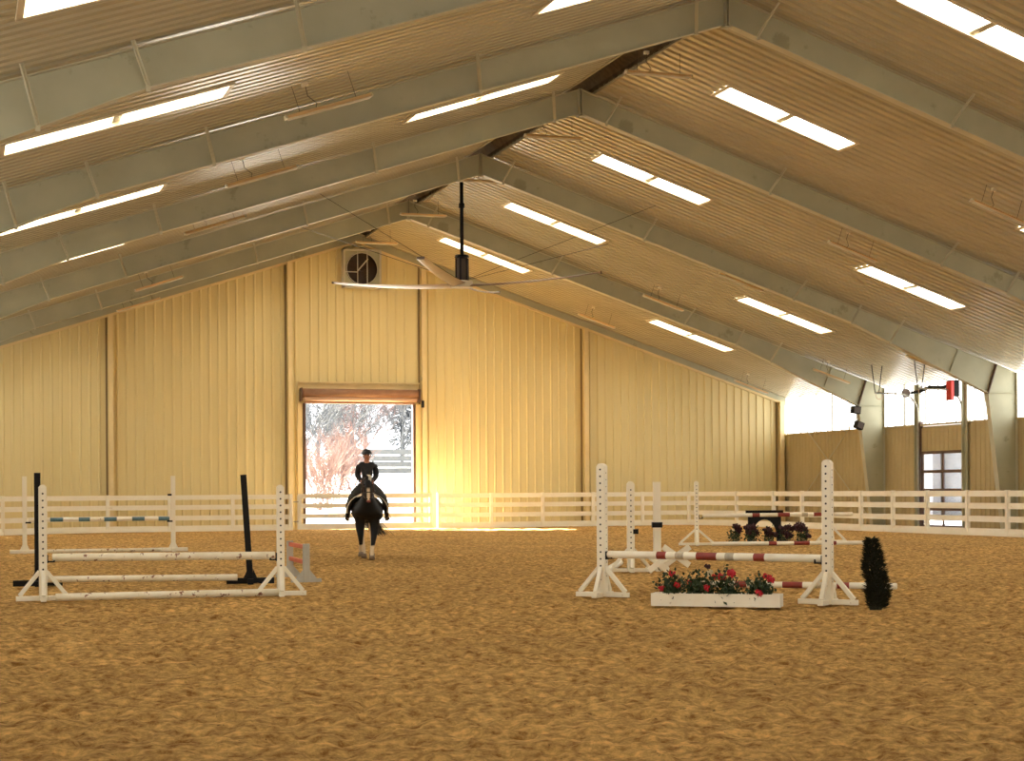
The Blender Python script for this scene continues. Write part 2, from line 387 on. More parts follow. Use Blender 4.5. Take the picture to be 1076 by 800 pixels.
# ------------------------------------------------------------------ side walls with clerestory windows
SILL = 4.045
bays = [YN] + [FR[0]-9.144*2, FR[0]-9.144] + FR + [YE]
bays = [b for b in bays if b >= YN]; bays = sorted(set(bays))
def build_side_walls():
    for s, nm in ((1, 'wall_right'), (-1, 'wall_left')):
        mb = MB()
        def strip(a, b, z0, z1):
            pr = rib_profile(a, b, .30, .06, .03); vs = []
            for y, h in pr: vs += [(s*(W-h), y, z0), (s*(W-h), y, z1)]
            mb.add(vs, [(2*i, 2*i+1, 2*i+3, 2*i+2) for i in range(len(pr)-1)])
        if s > 0: strip(YN, 55.15, -.05, SILL); strip(58.35, YE, -.05, SILL)
        else: strip(YN, YE, -.05, SILL)
        o = mb.build(nm, M['right_wall']); tag(o, 'tan ribbed metal side wall below the window band', kind='structure')
        mb = MB()
        for (a, b, z0, z1) in (((YN, 55.15, -.05, SILL), (58.35, YE, -.05, SILL)) if s > 0 else ((YN, YE, -.05, SILL),)):
            mb.box((s*(W+.14), (a+b)/2, (z0+z1)/2), (.03, b-a, z1-z0))
        o = mb.build(nm+'_outer', M['right_wall']); tag(o, 'outer skin of the side wall', kind='structure')
        mb = MB(); mb.bar((s*(W-.03), YN, SILL+.02), (s*(W-.03), YE, SILL+.02), .12, .07)
        o = mb.build('trim_%d' % (4 if s > 0 else 5), M['right_wall']); tag(o, 'tan sill trim under the window band', kind='structure')
    k = 1
    for s in (1, -1):
        for i in range(len(bays)-1):
            a, b = bays[i]+.02, bays[i+1]-.02
            mb = MB(); mb.box((s*(W+.07), (a+b)/2, (SILL+5.95)/2+.02), (.03, b-a, 5.95-SILL))
            o = mb.build('window_%d' % k, M['winpanel']); tag(o, 'frosted white window panel band glowing with daylight', kind='structure')
            mb = MB()
            n = 6
            for j in range(1, n): mb.bar((s*(W+.03), a+(b-a)*j/n, SILL), (s*(W+.03), a+(b-a)*j/n, 5.8), .07, .05)
            mb.build('mullion', M['chrome'], o)
            k += 1
    # near wall behind the camera, with an unseen opening made wide to let in front light
    mb = MB()
    for (a, b, z0) in ((-W, -9, -.05), (-9, 0, 6.0), (0, 9, 6.0), (9, W, -.05)):
        mb.prism([(a,0,z0),(b,0,z0),(b,0,12.5-SL*abs(b)),(a,0,12.5-SL*abs(a))], (0,YN,0), (0,YN+.1,0))
    o = mb.build('wall_near', M['wall']); tag(o, 'end wall behind the viewpoint', kind='structure')
build_side_walls()

# ------------------------------------------------------------------ steel portal frames
def build_frames():
    labels = ['', 'grey green steel frame crossing the top left corner of the photo', 'grey green steel frame whose ridge joint is at the top right of centre', 'grey green steel frame third from the end wall', 'grey green steel frame second from the end wall, red motor by its right knee', 'grey green steel frame nearest the end wall with two black speakers on its right leg']
    for y, lab in zip(FR[1:], labels[1:]):
        r = empty('steel_frame', (0, y, 0), lab, 'steel frame', 'steel frames holding up the roof')
        for s in (-1, 1):
            zt = lambda x: ceil_z(x)-.07
            poly = [(0,0,11.84),(s*13.57,0,7.37),(s*19.1,0,4.97),(s*19.45,0,zt(19.45)),(0,0,zt(0))]
            mb = MB(); mb.prism(poly, (0,-.012,0), (0,.012,0))
            mb.m = 1
            mb.bar((0,0,11.84),(s*13.57,0,7.37),.24,.018); mb.bar((s*13.57,0,7.37),(s*19.1,0,4.97),.24,.018)
            mb.bar((0,0,zt(0)),(s*19.45,0,zt(19.45)),.24,.018)
            mb.m = 0
            # splice stiffener by the knee and bolts
            mb.bar((s*17.55,-.03,5.72),(s*17.9,-.03,zt(17.9)-.02),.015,.05,up=(0,1,0))
            mb.build('rafter', [M['steel'], M['steel_edge']], r)
            mb = MB()
            mb.prism([(s*19.1,0,4.97),(s*19.75,0,0),(s*20.32,0,0),(s*20.32,0,zt(20.32)),(s*19.47,0,zt(19.47))], (0,-.012,0), (0,.012,0))
            mb.m = 1
            mb.bar((s*19.1,0,4.97),(s*19.75,0,0),.24,.018,up=(1,0,0)); mb.bar((s*20.32,0,0),(s*20.32,0,zt(20.32)),.24,.018,up=(1,0,0))
            mb.m = 0
            mb.bar((s*19.1,0,4.97),(s*20.32,0,4.97),.16,.014)
            mb.box((s*20.03,0,.012),(.75,.3,.024))
            mb.build('column', [M['steel'], M['steel_edge']], r)
            mb = MB(); mb.bar((s*19.1,0,4.94),(s*19.47,0,zt(19.47)),.26,.035,up=(1,0,0)); mb.build('knee_plate', M['door_frame'], r)
            mb = MB(); mb.box((s*.035,0,(11.78+zt(0))/2),(.022,.26,zt(0)-11.78+.02)); mb.build('ridge_plate', M['steel_edge'], r)
            for x in (.75, 5.72, 11.3, 13.57, 15.1):
                zb = 11.84-.3294*x if x <= 13.57 else 7.37-.434*(x-13.57)
                dy = -.55 if x != 13.57 else -.25
                xt = x+.24; mb = MB()
                mb.bar((s*x, -.1, zb+.03), (s*xt, dy-.1, ceil_z(xt)+.0), .075, .012)
                mb.bar((s*x+.0, -.1, zb+.03), (s*xt, dy-.1, ceil_z(xt)+.0), .012, .075)
                mb.box((s*x, -.1, zb-.02), (.07, .05, .09))
                mb.build('flange_brace', M['steel_edge'], r)
        MB().box((0,-.06,11.76),(.16,.2,.03)).build('bottom_plate', M['steel_edge'], r)
build_frames()

# ------------------------------------------------------------------ hanging fluorescent fixtures
def make_fixture():
    r = empty('light_fixture', (0,0,0), 'x', 'light fixture', 'unlit fluorescent fixtures hanging under the roof')
    L = 1.72; mb = MB()
    sec = [(-.10,-.02),(-.04,.045),(.04,.045),(.10,-.02)]
    mb.prism([(0,a,b) for a, b in sec], (-L/2,0,0), (L/2,0,0)); mb.build('housing', M['fixture'], r)
    mb = MB()
    for q in (-1,1): mb.prism([(0,a*1.08,b*1.15) for a, b in sec], (q*L/2-.02,0,0), (q*L/2+.02,0,0))
    mb.build('end_cap', M['fixture_end'], r)
    for q in (-.045,.045): MB().tube([(-L/2+.03,q,-.035),(L/2-.03,q,-.035)], .017, 8).build('tube', M['fixture_end'], r, smooth=True)
    for q in (-.33,.33):
        MB().tube([(q*L,0,.045),(q*L,0,.56)], .006, 5).build('hanging_wire', M['wire'], r)
    mb = MB(); mb.box((-.3,.05,.52),(.12,.1,.07)); mb.build('junction_box', M['fixture_end'], r)
    MB().tube([(-.3,.05,.5),(-.32,.03,.3),(-.2,.0,.12),(-.25,0,.04)], .009, 5).build('cord', M['wire'], r)
    return r
FX = []
R_lab = ['nearest the end wall', 'second from the end wall', 'third from the end wall', 'fourth from the end wall', 'fifth from the end wall', 'sixth from the end wall']
spots = []
for i, y in enumerate((66.5, 59.4, 52.7, 45.0, 37.5)): spots.append((9.7, y, -1, 'mid right roof slope, '+R_lab[i]))
for i, y in enumerate((67.75, 60.5, 53.5)): spots.append((17.6, y, -1, 'low on right slope, '+R_lab[i]))
for i, y in enumerate((65.9, 59.0, 52.3, 45.7, 38.35, 31.05)): spots.append((-9.5, y, 1, 'mid left roof slope, '+R_lab[i]))
for i, y in enumerate((66.65, 59.45, 52.4, 45.3, 37.7)): spots.append((.15, y, 0, 'under the ridge, '+R_lab[i]))
first = None
for (x, y, s, lab) in spots:
    if first is None: first = make_fixture(); o = first
    else: o = copy_tree(first)
    z = ceil_z(x)-.58 if s else 11.72
    o.location = (x, y, z); th = math.atan(SL)*(1 if x > 0 else -1) if s else 0
    o.rotation_euler = (0, th, 0)
    tag(o, 'unlit tan tube light ' + lab)

# ------------------------------------------------------------------ ceiling fan
def build_fan():
    H = Vector((0, 54.05, 8.5)); r = empty('ceiling_fan', H, 'huge ceiling fan with four long blades on a black pole under the ridge', 'ceiling fan')
    mb = MB(); mb.tube([(0,0,.95),(0,0,RI-8.5+.1)], .065, 12); mb.tube([(0,0,2.6),(0,0,2.75)], .10, 12); mb.build('pole', M['black'], r, smooth=True)
    mb = MB(); mb.tube([(0,0,.12),(0,0,.2),(0,0,.85),(0,0,.98)], [.16,.2,.2,.1], 14); mb.build('motor', M['fan_dark'], r)
    mb = MB()
    for k in range(6):
        a = k*PI/3; mb.bar((.215*math.cos(a),.215*math.sin(a),.15),(.215*math.cos(a),.215*math.sin(a),.9),.05,.03,up=(math.cos(a),math.sin(a),0))
    mb.tube([(0,0,.93),(0,0,1.0)],[.25,.22],14); mb.build('motor_cage', M['fan_metal' if 0 else 'black'], r)
    mb = MB(); mb.tube([(0,0,-.1),(0,0,-.08),(0,0,.12)],[.28,.36,.36],16); mb.build('hub', M['fan_metal'], r)
    yaw = .3204; tc = Vector((-math.sin(yaw), -math.cos(yaw), 0)); lat = Vector((math.cos(yaw), -math.sin(yaw), 0))
    for k in range(4):
        a = math.radians(-14 + 90*k + (4 if k == 1 else -4 if k == 3 else 0)); d = tc*math.cos(a) + lat*math.sin(a); side = Vector((-d.y, d.x, 0))
        mb = MB(); n = 12; vs = []; Rr = 4.72
        up = Vector((0,0,1))
        for i in range(n+1):
            t = i/n; rr = .3 + (Rr-.3)*t; w = .46-.16*t; pit = math.radians(16-9*t); z = .30*t*t - .02
            c = d*rr + up*z; u = side*math.cos(pit) + up*math.sin(pit); v = up*math.cos(pit) - side*math.sin(pit)
            for (p, q) in ((-.5,0),(-.25,.035),(.1,.04),(.5,0),(.1,-.012),(-.25,-.012)): vs.append(c + u*w*p*2*.5 + v*q)
        m = 6; fs = [(i*m+j, i*m+(j+1) % m, (i+1)*m+(j+1) % m, (i+1)*m+j) for i in range(n) for j in range(m)] + [tuple(range(m))[::-1], tuple(range(n*m, n*m+m))]
        mb.add(vs, fs); b = mb.build('blade', M['blade'], r, smooth=False)
        e = d*Rr + up*.28
        MB().bar(e - side*.12, e + side*.12, .03, .07).build('winglet', M['fan_dark'], b)
    for p in ((5.4, 50.0), (6.3, 56.6), (-5.6, 50.6), (-5.0, 58.0)):
        q = Vector((p[0], p[1], ceil_z(p[0])+.02)) - H
        MB().tube([(0,0,.12), q], .009, 5).build('guy_wire', M['wire'], r)
build_fan()

# ------------------------------------------------------------------ exhaust fan on the end wall
def build_exhaust():
    x0, x1, z0, z1 = -.58, 1.0, 10.25, 11.83; cx, cz = (x0+x1)/2, (z0+z1)/2; w = x1-x0
    r = empty('exhaust_fan', (cx, YE-.25, cz), 'square grey exhaust fan with dark round opening high on the end wall', 'exhaust fan')
    mb = MB(); D = .42
    for q in (-1, 1):
        mb.box((q*w/2, 0, 0), (.07, D, w+.07)); mb.box((0, 0, q*w/2), (w+.07, D, .07))
    mb.build('housing', M['fan_metal'], r)
    mb = MB(); n = 32; R0 = w*.44; vs = []
    for k in range(n):
        a = 2*PI*k/n; c, s = math.cos(a), math.sin(a); t = (w/2)/max(abs(c), abs(s)); vs += [(c*t, -.1, s*t), (c*R0, -.1, s*R0), (c*R0, .05, s*R0)]
    fs = []
    for k in range(n):
        j = (k+1) % n; fs += [(3*k, 3*j, 3*j+1, 3*k+1), (3*k+1, 3*j+1, 3*j+2, 3*k+2)]
    mb.add(vs, fs); mb.build('shroud', M['steel'], r)
    MB().box((0,.17,0),(w,.02,w)).build('shutter', M['fan_dark'], r)
    mb = MB()
    for k in range(3):
        a = k*2*PI/3+.5; d = Vector((math.cos(a),0,math.sin(a))); sd = Vector((-math.sin(a),.4,math.cos(a)))
        mb.add([d*.08-sd*.05, d*.6-sd*.17, d*.6+sd*.17, d*.08+sd*.05], [(0,1,2,3)])
        mb.add([d*.08-sd*.05+Vector((0,.01,0)), d*.6-sd*.17+Vector((0,.01,0)), d*.6+sd*.17+Vector((0,.01,0)), d*.08+sd*.05+Vector((0,.01,0))], [(3,2,1,0)])
    mb.tube([(0,-.04,0),(0,.1,0)], .1, 12); mb.build('blades', M['leather'], r)
    mb = MB(); mb.bar((-.2,-.14,-w/2),(-.2,-.14,w/2),.03,.03); mb.bar((.22,-.14,-w/2),(.22,-.14,w/2),.03,.03)
    mb.bar((-.2,-.16,-.1),(.25,-.16,.42),.05,.03,up=(0,1,0)); mb.bar((-w/2,-.14,-.15),(-.2,-.14,-.15),.03,.04)
    for k in range(24):
        a, b = 2*PI*k/24, 2*PI*(k+1)/24
        mb.tube([(R0*.97*math.cos(a),-.13,R0*.97*math.sin(a)),(R0*.97*math.cos(b),-.13,R0*.97*math.sin(b))], .016, 5)
    mb.build('guard', M['fan_metal'], r)
build_exhaust()

# ------------------------------------------------------------------ far doorway: jambs, roller door
def build_far_door():
    r = bpy.data.objects.new('door_1', None); col.objects.link(r); r.location = (0, YE, 0); tag(r, 'open doorway with rolled up brown door in the end wall', kind='structure')
    y = -.06
    for x in (DX0, DX1): MB().box((x, y+.05, 2.65), (.11, .26, 5.3)).build('jamb', M['door_frame'], r)
    for x, d in ((DX0-.18, 1), (DX1+.18, -1)): MB().box((x, y, 2.65), (.22, .1, 5.3)).build('jamb_facing', M['wall_trim'], r)
    mb = MB(); n = 10
    mb.tube([(DX0-.12,-.30,5.72),(DX1+.12,-.30,5.72)], .2, 20); mb.build('rolled_curtain', M['roller'], r, smooth=True)
    mb = MB(); mb.tube([(DX0-.06,-.36,5.48),(DX1+.06,-.36,5.48)], .085, 14); mb.build('hood_edge', M['roller_light'], r, smooth=True)
    MB().box((0.12,-.2,5.34),(DX1-DX0,.08,.09)).build('bottom_bar', M['roller'], r)
    for x in (DX0-.17, DX1+.17): MB().box((x,-.27,5.66),(.05,.5,.55)).build('bracket', M['door_frame'], r)
    mb = MB(); mb.box((.12,-.08,6.2),(DX1-DX0+.5,.14,.06)); mb.box((.12,-.04,6.03),(DX1-DX0+.5,.04,.3)); 
    for k in range(13): mb.box((DX0+.1+k*.38,-.1,6.12),(.24,.1,.03))
    mb.build('header_rail', M['wall_trim'], r)
    mb = MB(); mb.box((0.12,.06,5.8),(DX1-DX0,.05,1.0)); mb.build('head_panel', M['wall'], r)
    MB().box((DX1+.32,-.38,5.3),(.1,.12,.3)).build('crank_box', M['black'], r)
    MB().box((DX1+.42,-.12,6.4),(.16,.08,.16)).build('switch_box', M['chrome'], r)
build_far_door()

# ------------------------------------------------------------------ right wall overhead door
def build_side_door():
    y0, y1 = 55.25, 58.25; X = W
    r = bpy.data.objects.new('door_2', None); col.objects.link(r); r.location = (X, (y0+y1)/2, 0); tag(r, 'overhead sectional door with glass panes in the right wall', kind='structure')
    h = (y1-y0)/2
    for s in (-1, 1): MB().box((-.02, s*(h+.06), 2.1), (.16, .14, 4.2)).build('jamb', M['door_frame'], r)
    mb = MB(); pr = rib_profile(-h, h, .3, .06, .03); vs = []
    for y, d in pr: vs += [(-d, y, 3.0), (-d, y, SILL-.12)]
    mb.add(vs, [(2*i, 2*i+1, 2*i+3, 2*i+2) for i in range(len(pr)-1)]); mb.box((.03,0,3.5),(.03,2*h,1.0)); mb.build('upper_panel', M['right_wall'], r)
    zs = [.02, .72, 1.46, 2.2, 2.95]
    mb = MB()
    for z in zs: mb.box((.0, 0, z), (.06, 2*h, .12))
    for y in (-h+.03, 0, h-.03): mb.box((0, y, 1.48), (.05, .10, 2.95))
    mb.build('sash', M['door_frame'], r)
    for i in range(4):
        for s in (-1, 1):
            MB().box((.01, s*h/2, (zs[i]+zs[i+1])/2), (.008, h-.1, zs[i+1]-zs[i]-.08)).build('pane', M['glass'], r)
    # steel posts either side of the door up to the roof
    for yy in (y0-.2, y1+.15):
        mb = MB(); mb.box((-.09, yy-(y0+y1)/2, 2.85), (.05, .2, 5.7)); mb.box((-.16, yy-(y0+y1)/2+.08, 2.85), (.12, .03, 5.7)); mb.build('post', M['steel'], r)
    # tracks curve inward to horizontal
    for s, yy in ((1, y1+.05), (-1, y0-.05)):
        y = yy-(y0+y1)/2; pts = [(-.16, y, .1), (-.16, y, 4.55)]
        for k in range(1, 8):
            a = k*PI/2/8; pts.append((-.16-.75*(1-math.cos(a)), y, 4.55+.75*math.sin(a)))
        pts += [(-.91, y, 5.3), (-2.1, y, 5.33)]
        mb = MB(); mb.tube(pts, .035, 6); mb.build('track', M['chrome'], r)
        for q in (-.08, .08): MB().tube([(-2.0+q, y, 5.3), (-2.0+q*3, y, ceil_z(X-2.0)-0)], .022, 5).build('hanger', M['wire'], r)
        mb = MB()
        for k in range(12):
            a, b = 2*PI*k/12, 2*PI*(k+1)/12; mb.tube([(-1.9+.16*math.cos(a), y, 5.24+.16*math.sin(a)), (-1.9+.16*math.cos(b), y, 5.24+.16*math.sin(b))], .012, 4)
        mb.build('cable_loop', M['roller_light'], r)
    pts = [(-.45, 1.55, 5.35), (-.45, .9, 5.38), (-.45, .2, 5.5), (-.45, -.6, 5.42), (-.45, -1.3, 5.5)]
    mb = MB(); mb.tube(pts, [.05,.08,.07,.08,.06], 8); mb.build('spring_shaft', M['black'], r, smooth=True)
    mb = MB(); mb.tube([(-.45,1.9,5.36),(-.45,1.98,5.36)], .18, 14); mb.build('cable_drum', M['door_frame'], r)
    MB().box((-.5,-1.5,5.35),(.35,.28,.62)).build('motor', M['black'], r)
    MB().box((-.72,-1.62,5.25),(.12,.34,.72)).build('motor_cover', M['red'], r)
build_side_door()

# wall bracing rods in last right bay, speakers
def build_brace(p, q, lab):
    o = MB().tube([p, q], .018, 6).build('brace_rod', M['steel_edge']); tag(o, lab, 'brace rod'); return o
build_brace((W-.12, 69.6, -.02), (W-.12, 62.0, 5.4), 'thin diagonal brace rod rising to the right, far bay of the right wall')
build_brace((W-.16, 61.6, -.02), (W-.16, 69.2, 5.4), 'thin diagonal brace rod falling to the right, far bay of the right wall')
for (x, z, t, lab) in ((18.98, 4.78, .1, 'upper black speaker on the far right steel column'), (19.12, 4.15, .35, 'lower black speaker on the far right steel column')):
    r = empty('speaker', (x, 60.9, z), lab, 'speaker')
    R = Matrix.Rotation(t, 3, 'Y')
    MB().box((-.05,0,0), (.34,.26,.3), R).build('cabinet', M['black'], r)
    MB().box((-.05,-.14,0), (.28,.02,.24), R).build('grille', M['fan_dark'], r)
    MB().bar((.05,.05,0),(.25,.15,.05),.04,.04).build('bracket', M['chrome'], r)

# ------------------------------------------------------------------ arena fence
RZ = [(1.265,1.455),(.87,1.06),(.45,.64),(.0,.24)]
def fence_run(pts_posts, name_label, skip_ends=()):
    a = pts_posts[0]; r = empty('fence', (a[0], a[1], 0), name_label, 'fence')
    O = Vector((a[0], a[1], 0))
    for i, (x, y) in enumerate(pts_posts):
        if i in skip_ends: continue
        MB().bar(Vector((x,y,0))-O, Vector((x,y,1.47))-O, .14, .12, bev=.008).build('post', M['fence'], r)
    for (z0, z1) in RZ:
        mb = MB()
        for i in range(len(pts_posts)-1):
            p, q = Vector((*pts_posts[i], 0)), Vector((*pts_posts[i+1], 0)); d = (q-p).normalized(); n = Vector((d.y, -d.x, 0))
            if n.dot(Vector((0, 30, 0))-p) < 0: n = -n
            e = n*.0; zc = (z0+z1)/2
            mb.bar(p-O+e+Vector((0,0,zc)), q-O+e+Vector((0,0,zc)), .03, z1-z0)
            if z0 == 0: mb.bar(p-O+n*.03+Vector((0,0,.06)), q-O+n*.03+Vector((0,0,.06)), .05, .12)
        mb.build('rail' if z0 > 0 else 'kick_board', M['fence'], r)
    return r
FY = 67.3
fence_run([(-15.7,47.8), (-15.7,50.4), (-15.7,53), (-15.7,55.6), (-15.7,58.2), (-15.7,60.8), (-15.6,63.4), (-14.6,65.1), (-13.0,66.5), (-10.6,FY), (-8.2,FY), (-5.7,FY), (-3.35,FY)], 'white four rail fence left of the gate')
fence_run([(2.9,FY), (5.2,FY), (7.5,FY), (9.8,FY), (12.1,FY), (14.3,FY), (15.2,64.4), (15.2,61.0), (15.2,58.6), (15.2,56.3), (15.2,54.1), (15.2,51.9), (15.2,49.7), (15.2,47.3), (15.2,45.1), (15.2,42.8), (15.2,40.5)], 'white four rail fence along the right side and far wall')
def build_gate():
    x0, x1 = -3.05, 2.62
    r = empty('gate', (x0, FY, 0), 'white four rail gate across the open doorway', 'gate')
    for x in (.06, x1-x0-.06, (x1-x0)*.5): MB().bar((x,.03,.04),(x,.03,1.44),.16,.04,up=(0,1,0)).build('upright', M['fence'], r)
    for z0, z1 in RZ: MB().box(((x1-x0)/2,-.02,(z0+z1)/2+.02),(x1-x0,.03,z1-z0)).build('rail', M['fence'], r)
    for z in (.35, 1.15): MB().box((-.1,-.06,z),(.2,.03,.05)).build('hinge', M['chrome'], r)
build_gate()

# ------------------------------------------------------------------ show jump gear
def holes(mb, x, yf, z0, z1, st, r=.015):
    z = z0
    while z < z1:
        mb.tube([(x, yf-.002, z), (x, yf+.004, z)], r, 6); z += st
def wing_standard(loc, h, rz, lab, w=.13, spread=.32, both=True, cup=None):
    r = empty('jump_standard', loc, lab, 'jump standard', 'jump standards', rz)
    mb = MB(); mb.bar((0,0,0),(0,0,h-.03),w,w,up=(0,1,0),bev=.012); mb.tube([(0,-w/2+.005,h-.05),(0,w/2-.005,h-.05)], w/2-.004, 12)
    mb.m = 1; holes(mb, 0, -w/2, .25 if both else .3, h-.05, .1)
    z = .3
    while z < h-.08: mb.tube([(w/2-.004,0,z),(w/2+.002,0,z)], .009, 6); z += .1
    mb.build('post', [M['white'], M['hole']], r)
    for (dx, dy) in ((-1,0),(1,0),(0,-1),(0,1)):
        f = .7 if dy else 1
        mb = MB(); a = Vector((dx,dy,0)); mb.bar(a*(w/2-.01)+Vector((0,0,.42)), a*(spread*f+.03)+Vector((0,0,.07)), .06, .06, bev=.006); mb.build('strut', M['white'], r)
        mb = MB(); mb.bar(a*(w/2), a*(spread*f+.08)+Vector((0,0,0)), .08, .07, bev=.006)
        for v in range(len(mb.v)): mb.v[v] = (mb.v[v][0], mb.v[v][1], mb.v[v][2]+.03)
        mb.build('foot', M['white'], r)
    if cup:
        s, z = cup
        mb = MB(); mb.box((s*(w/2+.05),-.0,z-.06),(.12,.08,.02)); mb.box((s*(w/2+.005),0,z-.02),(.02,.09,.12)); mb.box((s*(w/2+.1),-.045,z-.04),(.02,.02,.06)); mb.box((s*(w/2+.1),.045,z-.04),(.02,.02,.06))
        mb.build('cup', M['black'], r)
    return r
def pole(p, q, R, segs, lab, name='jump_pole'):
    # segs: list of (t0,t1,material)
    p, q = Vector(p), Vector(q); mid = (p+q)/2
    r = MB(); mats = []
    for (a, b, m) in segs:
        if m not in mats: mats.append(m)
        r.m = mats.index(m); P0, P1 = p+(q-p)*a-mid, p+(q-p)*b-mid
        d = (q-p).normalized()
        if a == 0: r.tube([P0, P0+d*.012, P1], [R*.86, R, R], 14, cap=True)
        elif b == 1: r.tube([P0, P1-d*.012, P1], [R, R, R*.86], 14, cap=True)
        else: r.tube([P0, P1], R, 14, cap=False)
    o = r.build(name, [M[m] for m in mats], loc=mid); tag(o, lab, 'jump pole', 'jump poles')
    me = o.data
    for pl in me.polygons: pl.use_smooth = len(pl.vertices) == 4
    return o
# --- right foreground vertical jump
A = Vector((-7.29,22.72,0)); B = Vector((-5.12,19.98,0)); ang = math.atan2(B.y-A.y, B.x-A.x)
vang = -.32
wing_standard(A, 1.93, ang+.12, 'tall white peg-hole jump standard left of the red flowers', cup=(1,.62), spread=.33)
wing_standard(B, 1.93, ang+.06, 'tall white peg-hole jump standard beside the small evergreen', cup=(-1,.61), spread=.33)
d = (B-A).normalized()
segR = [(0,.245,'pole_clean'),(.245,.29,'pole_red'),(.29,.335,'pole_clean'),(.335,.375,'pole_grey'),(.375,.435,'pole_clean'),(.435,.53,'pole_red'),(.53,.57,'pole_clean'),(.57,.61,'pole_grey'),(.61,.70,'pole_clean'),(.70,.75,'pole_red'),(.75,1,'pole_clean')]
pole(A+d*.10+Vector((0,0,.615)), B-d*.08+Vector((0,0,.61)), .055, segR, 'white pole with dark red bands hung across the right front jump')
segG = [(0,.03,'pole_clean'),(.03,.09,'pole_grey'),(.09,.2,'pole_clean'),(.2,.26,'pole_red'),(.26,.44,'pole_clean'),(.44,.54,'pole_red'),(.54,.6,'pole_clean'),(.6,.64,'pole_grey'),(.64,.71,'pole_clean'),(.71,.77,'pole_red'),(.77,1,'pole_clean')]
pole((-5.05,24.35,.05), (-2.56,22.45,.05), .05, segG, 'white pole with dark red bands lying on sand behind the flower box')
# flower box
def leaf_quad(mb, c, d, n, L, w):
    d = d.normalized(); s = d.cross(n).normalized(); n2 = s.cross(d)
    mb.add([c, c+d*L*.5+s*w*.5+n2*L*.08, c+d*L, c+d*L*.5-s*w*.5+n2*L*.08], [(0,1,2,3)])
def rnd(): return Vector((random.uniform(-1,1), random.uniform(-1,1), random.uniform(-1,1)))
def bloom(mb, c, r):
    mb.ball(c, r*.6, 7, 5)
    for k in range(16):
        d = rnd().normalized(); leaf_quad(mb, Vector(c)+d*r*.35, d+rnd()*.4, d.cross(Vector((.3,.2,1))), r*.75, r*.8)
def flower_bunch(loc, size, blooms, lab, leafm, group, leafn=150, name='flower_bunch'):
    r = empty(name, loc, lab, 'flowers', group); mb = MB()
    sx, sy, sz = size
    for k in range(leafn):
        c = Vector((random.gauss(0,.42)*sx/2, random.gauss(0,.45)*sy/2, abs(random.gauss(.45,.27))*sz))
        leaf_quad(mb, c, rnd()+Vector((0,0,.3)), rnd(), random.uniform(.04,.09), random.uniform(.03,.06))
    for k in range(9): mb.tube([(random.uniform(-.3,.3)*sx, 0, 0), (random.uniform(-.45,.45)*sx, random.uniform(-.3,.3)*sy, sz*random.uniform(.5,.95))], .005, 4)
    mb.build('foliage', leafm, r)
    for (x, y, z, rr, m) in blooms:
        b = MB(); bloom(b, (0,0,0), rr); b.build('bloom', M[m], r, loc=(x,y,z))
        s = MB(); s.tube([(x*.7,y*.7,.02),(x,y,z)], .005, 4); s.build('stem', M['leaf'], r)
    return r
C0 = Vector((-7.42,20.62,0)); C1 = Vector((-6.02,19.62,0)); dv = (C1-C0).normalized(); nv = Vector((dv.y,-dv.x,0))
r = empty('planter_box', C0, 'low white wooden box on the sand holding red flowers', 'planter'); Lb = (C1-C0).length
r.rotation_euler = (0,0,math.atan2(dv.y,dv.x))
for y in (0, .26): MB().box((Lb/2,y,.085),(Lb,.03,.17)).build('side_board', M['pole_clean'], r)
for x in (.015, Lb-.015): MB().box((x,.13,.085),(.03,.235,.165)).build('end_board', M['pole_clean'], r)
MB().box((Lb/2,.13,.05),(Lb-.06,.23,.02)).build('bottom_board', M['white'], r)
def onbox(t, off=.13): return C0 + dv*t - nv*off
specs = [(.26, [(-.13,-.05,.17,.055,'bloom_red'),(.0,.02,.36,.055,'bloom_red'),(.08,-.08,.22,.05,'bloom_red')], 'M'),
         (.62, [(.12,-.1,.18,.055,'bloom_red'),(-.12,-.02,.24,.05,'bloom_red'),(.22,.02,.33,.05,'bloom_red')], 'M'),
         (.98, [(-.05,.02,.33,.06,'bloom_red'),(.08,.0,.38,.065,'bloom_red'),(-.22,.05,.38,.05,'bloom_cream'),(-.27,0,.2,.05,'bloom_cream'),(-.25,.05,.46,.045,'bloom_dark')], 'M'),
         (1.42, [(.16,0,.30,.06,'bloom_red'),(.1,0,.34,.05,'bloom_red'),(.02,-.14,.12,.06,'bloom_red'),(-.1,-.02,.26,.045,'bloom_cream')], 'M')]
wh = ['red flower bunch at the left end of the white box', 'red flower bunch second from the left end of the white box', 'red and cream flower bunch right of centre in the white box', 'red flower bunch at the right end of the white box']
for (t, bl, _), lab in zip(specs, wh):
    p = onbox(t); o = flower_bunch((p.x,p.y,.06), (.42,.30,.36), bl, lab, M['leaf'], 'flowers in the white box', 330); o.rotation_euler = (0,0,math.atan2(dv.y,dv.x))
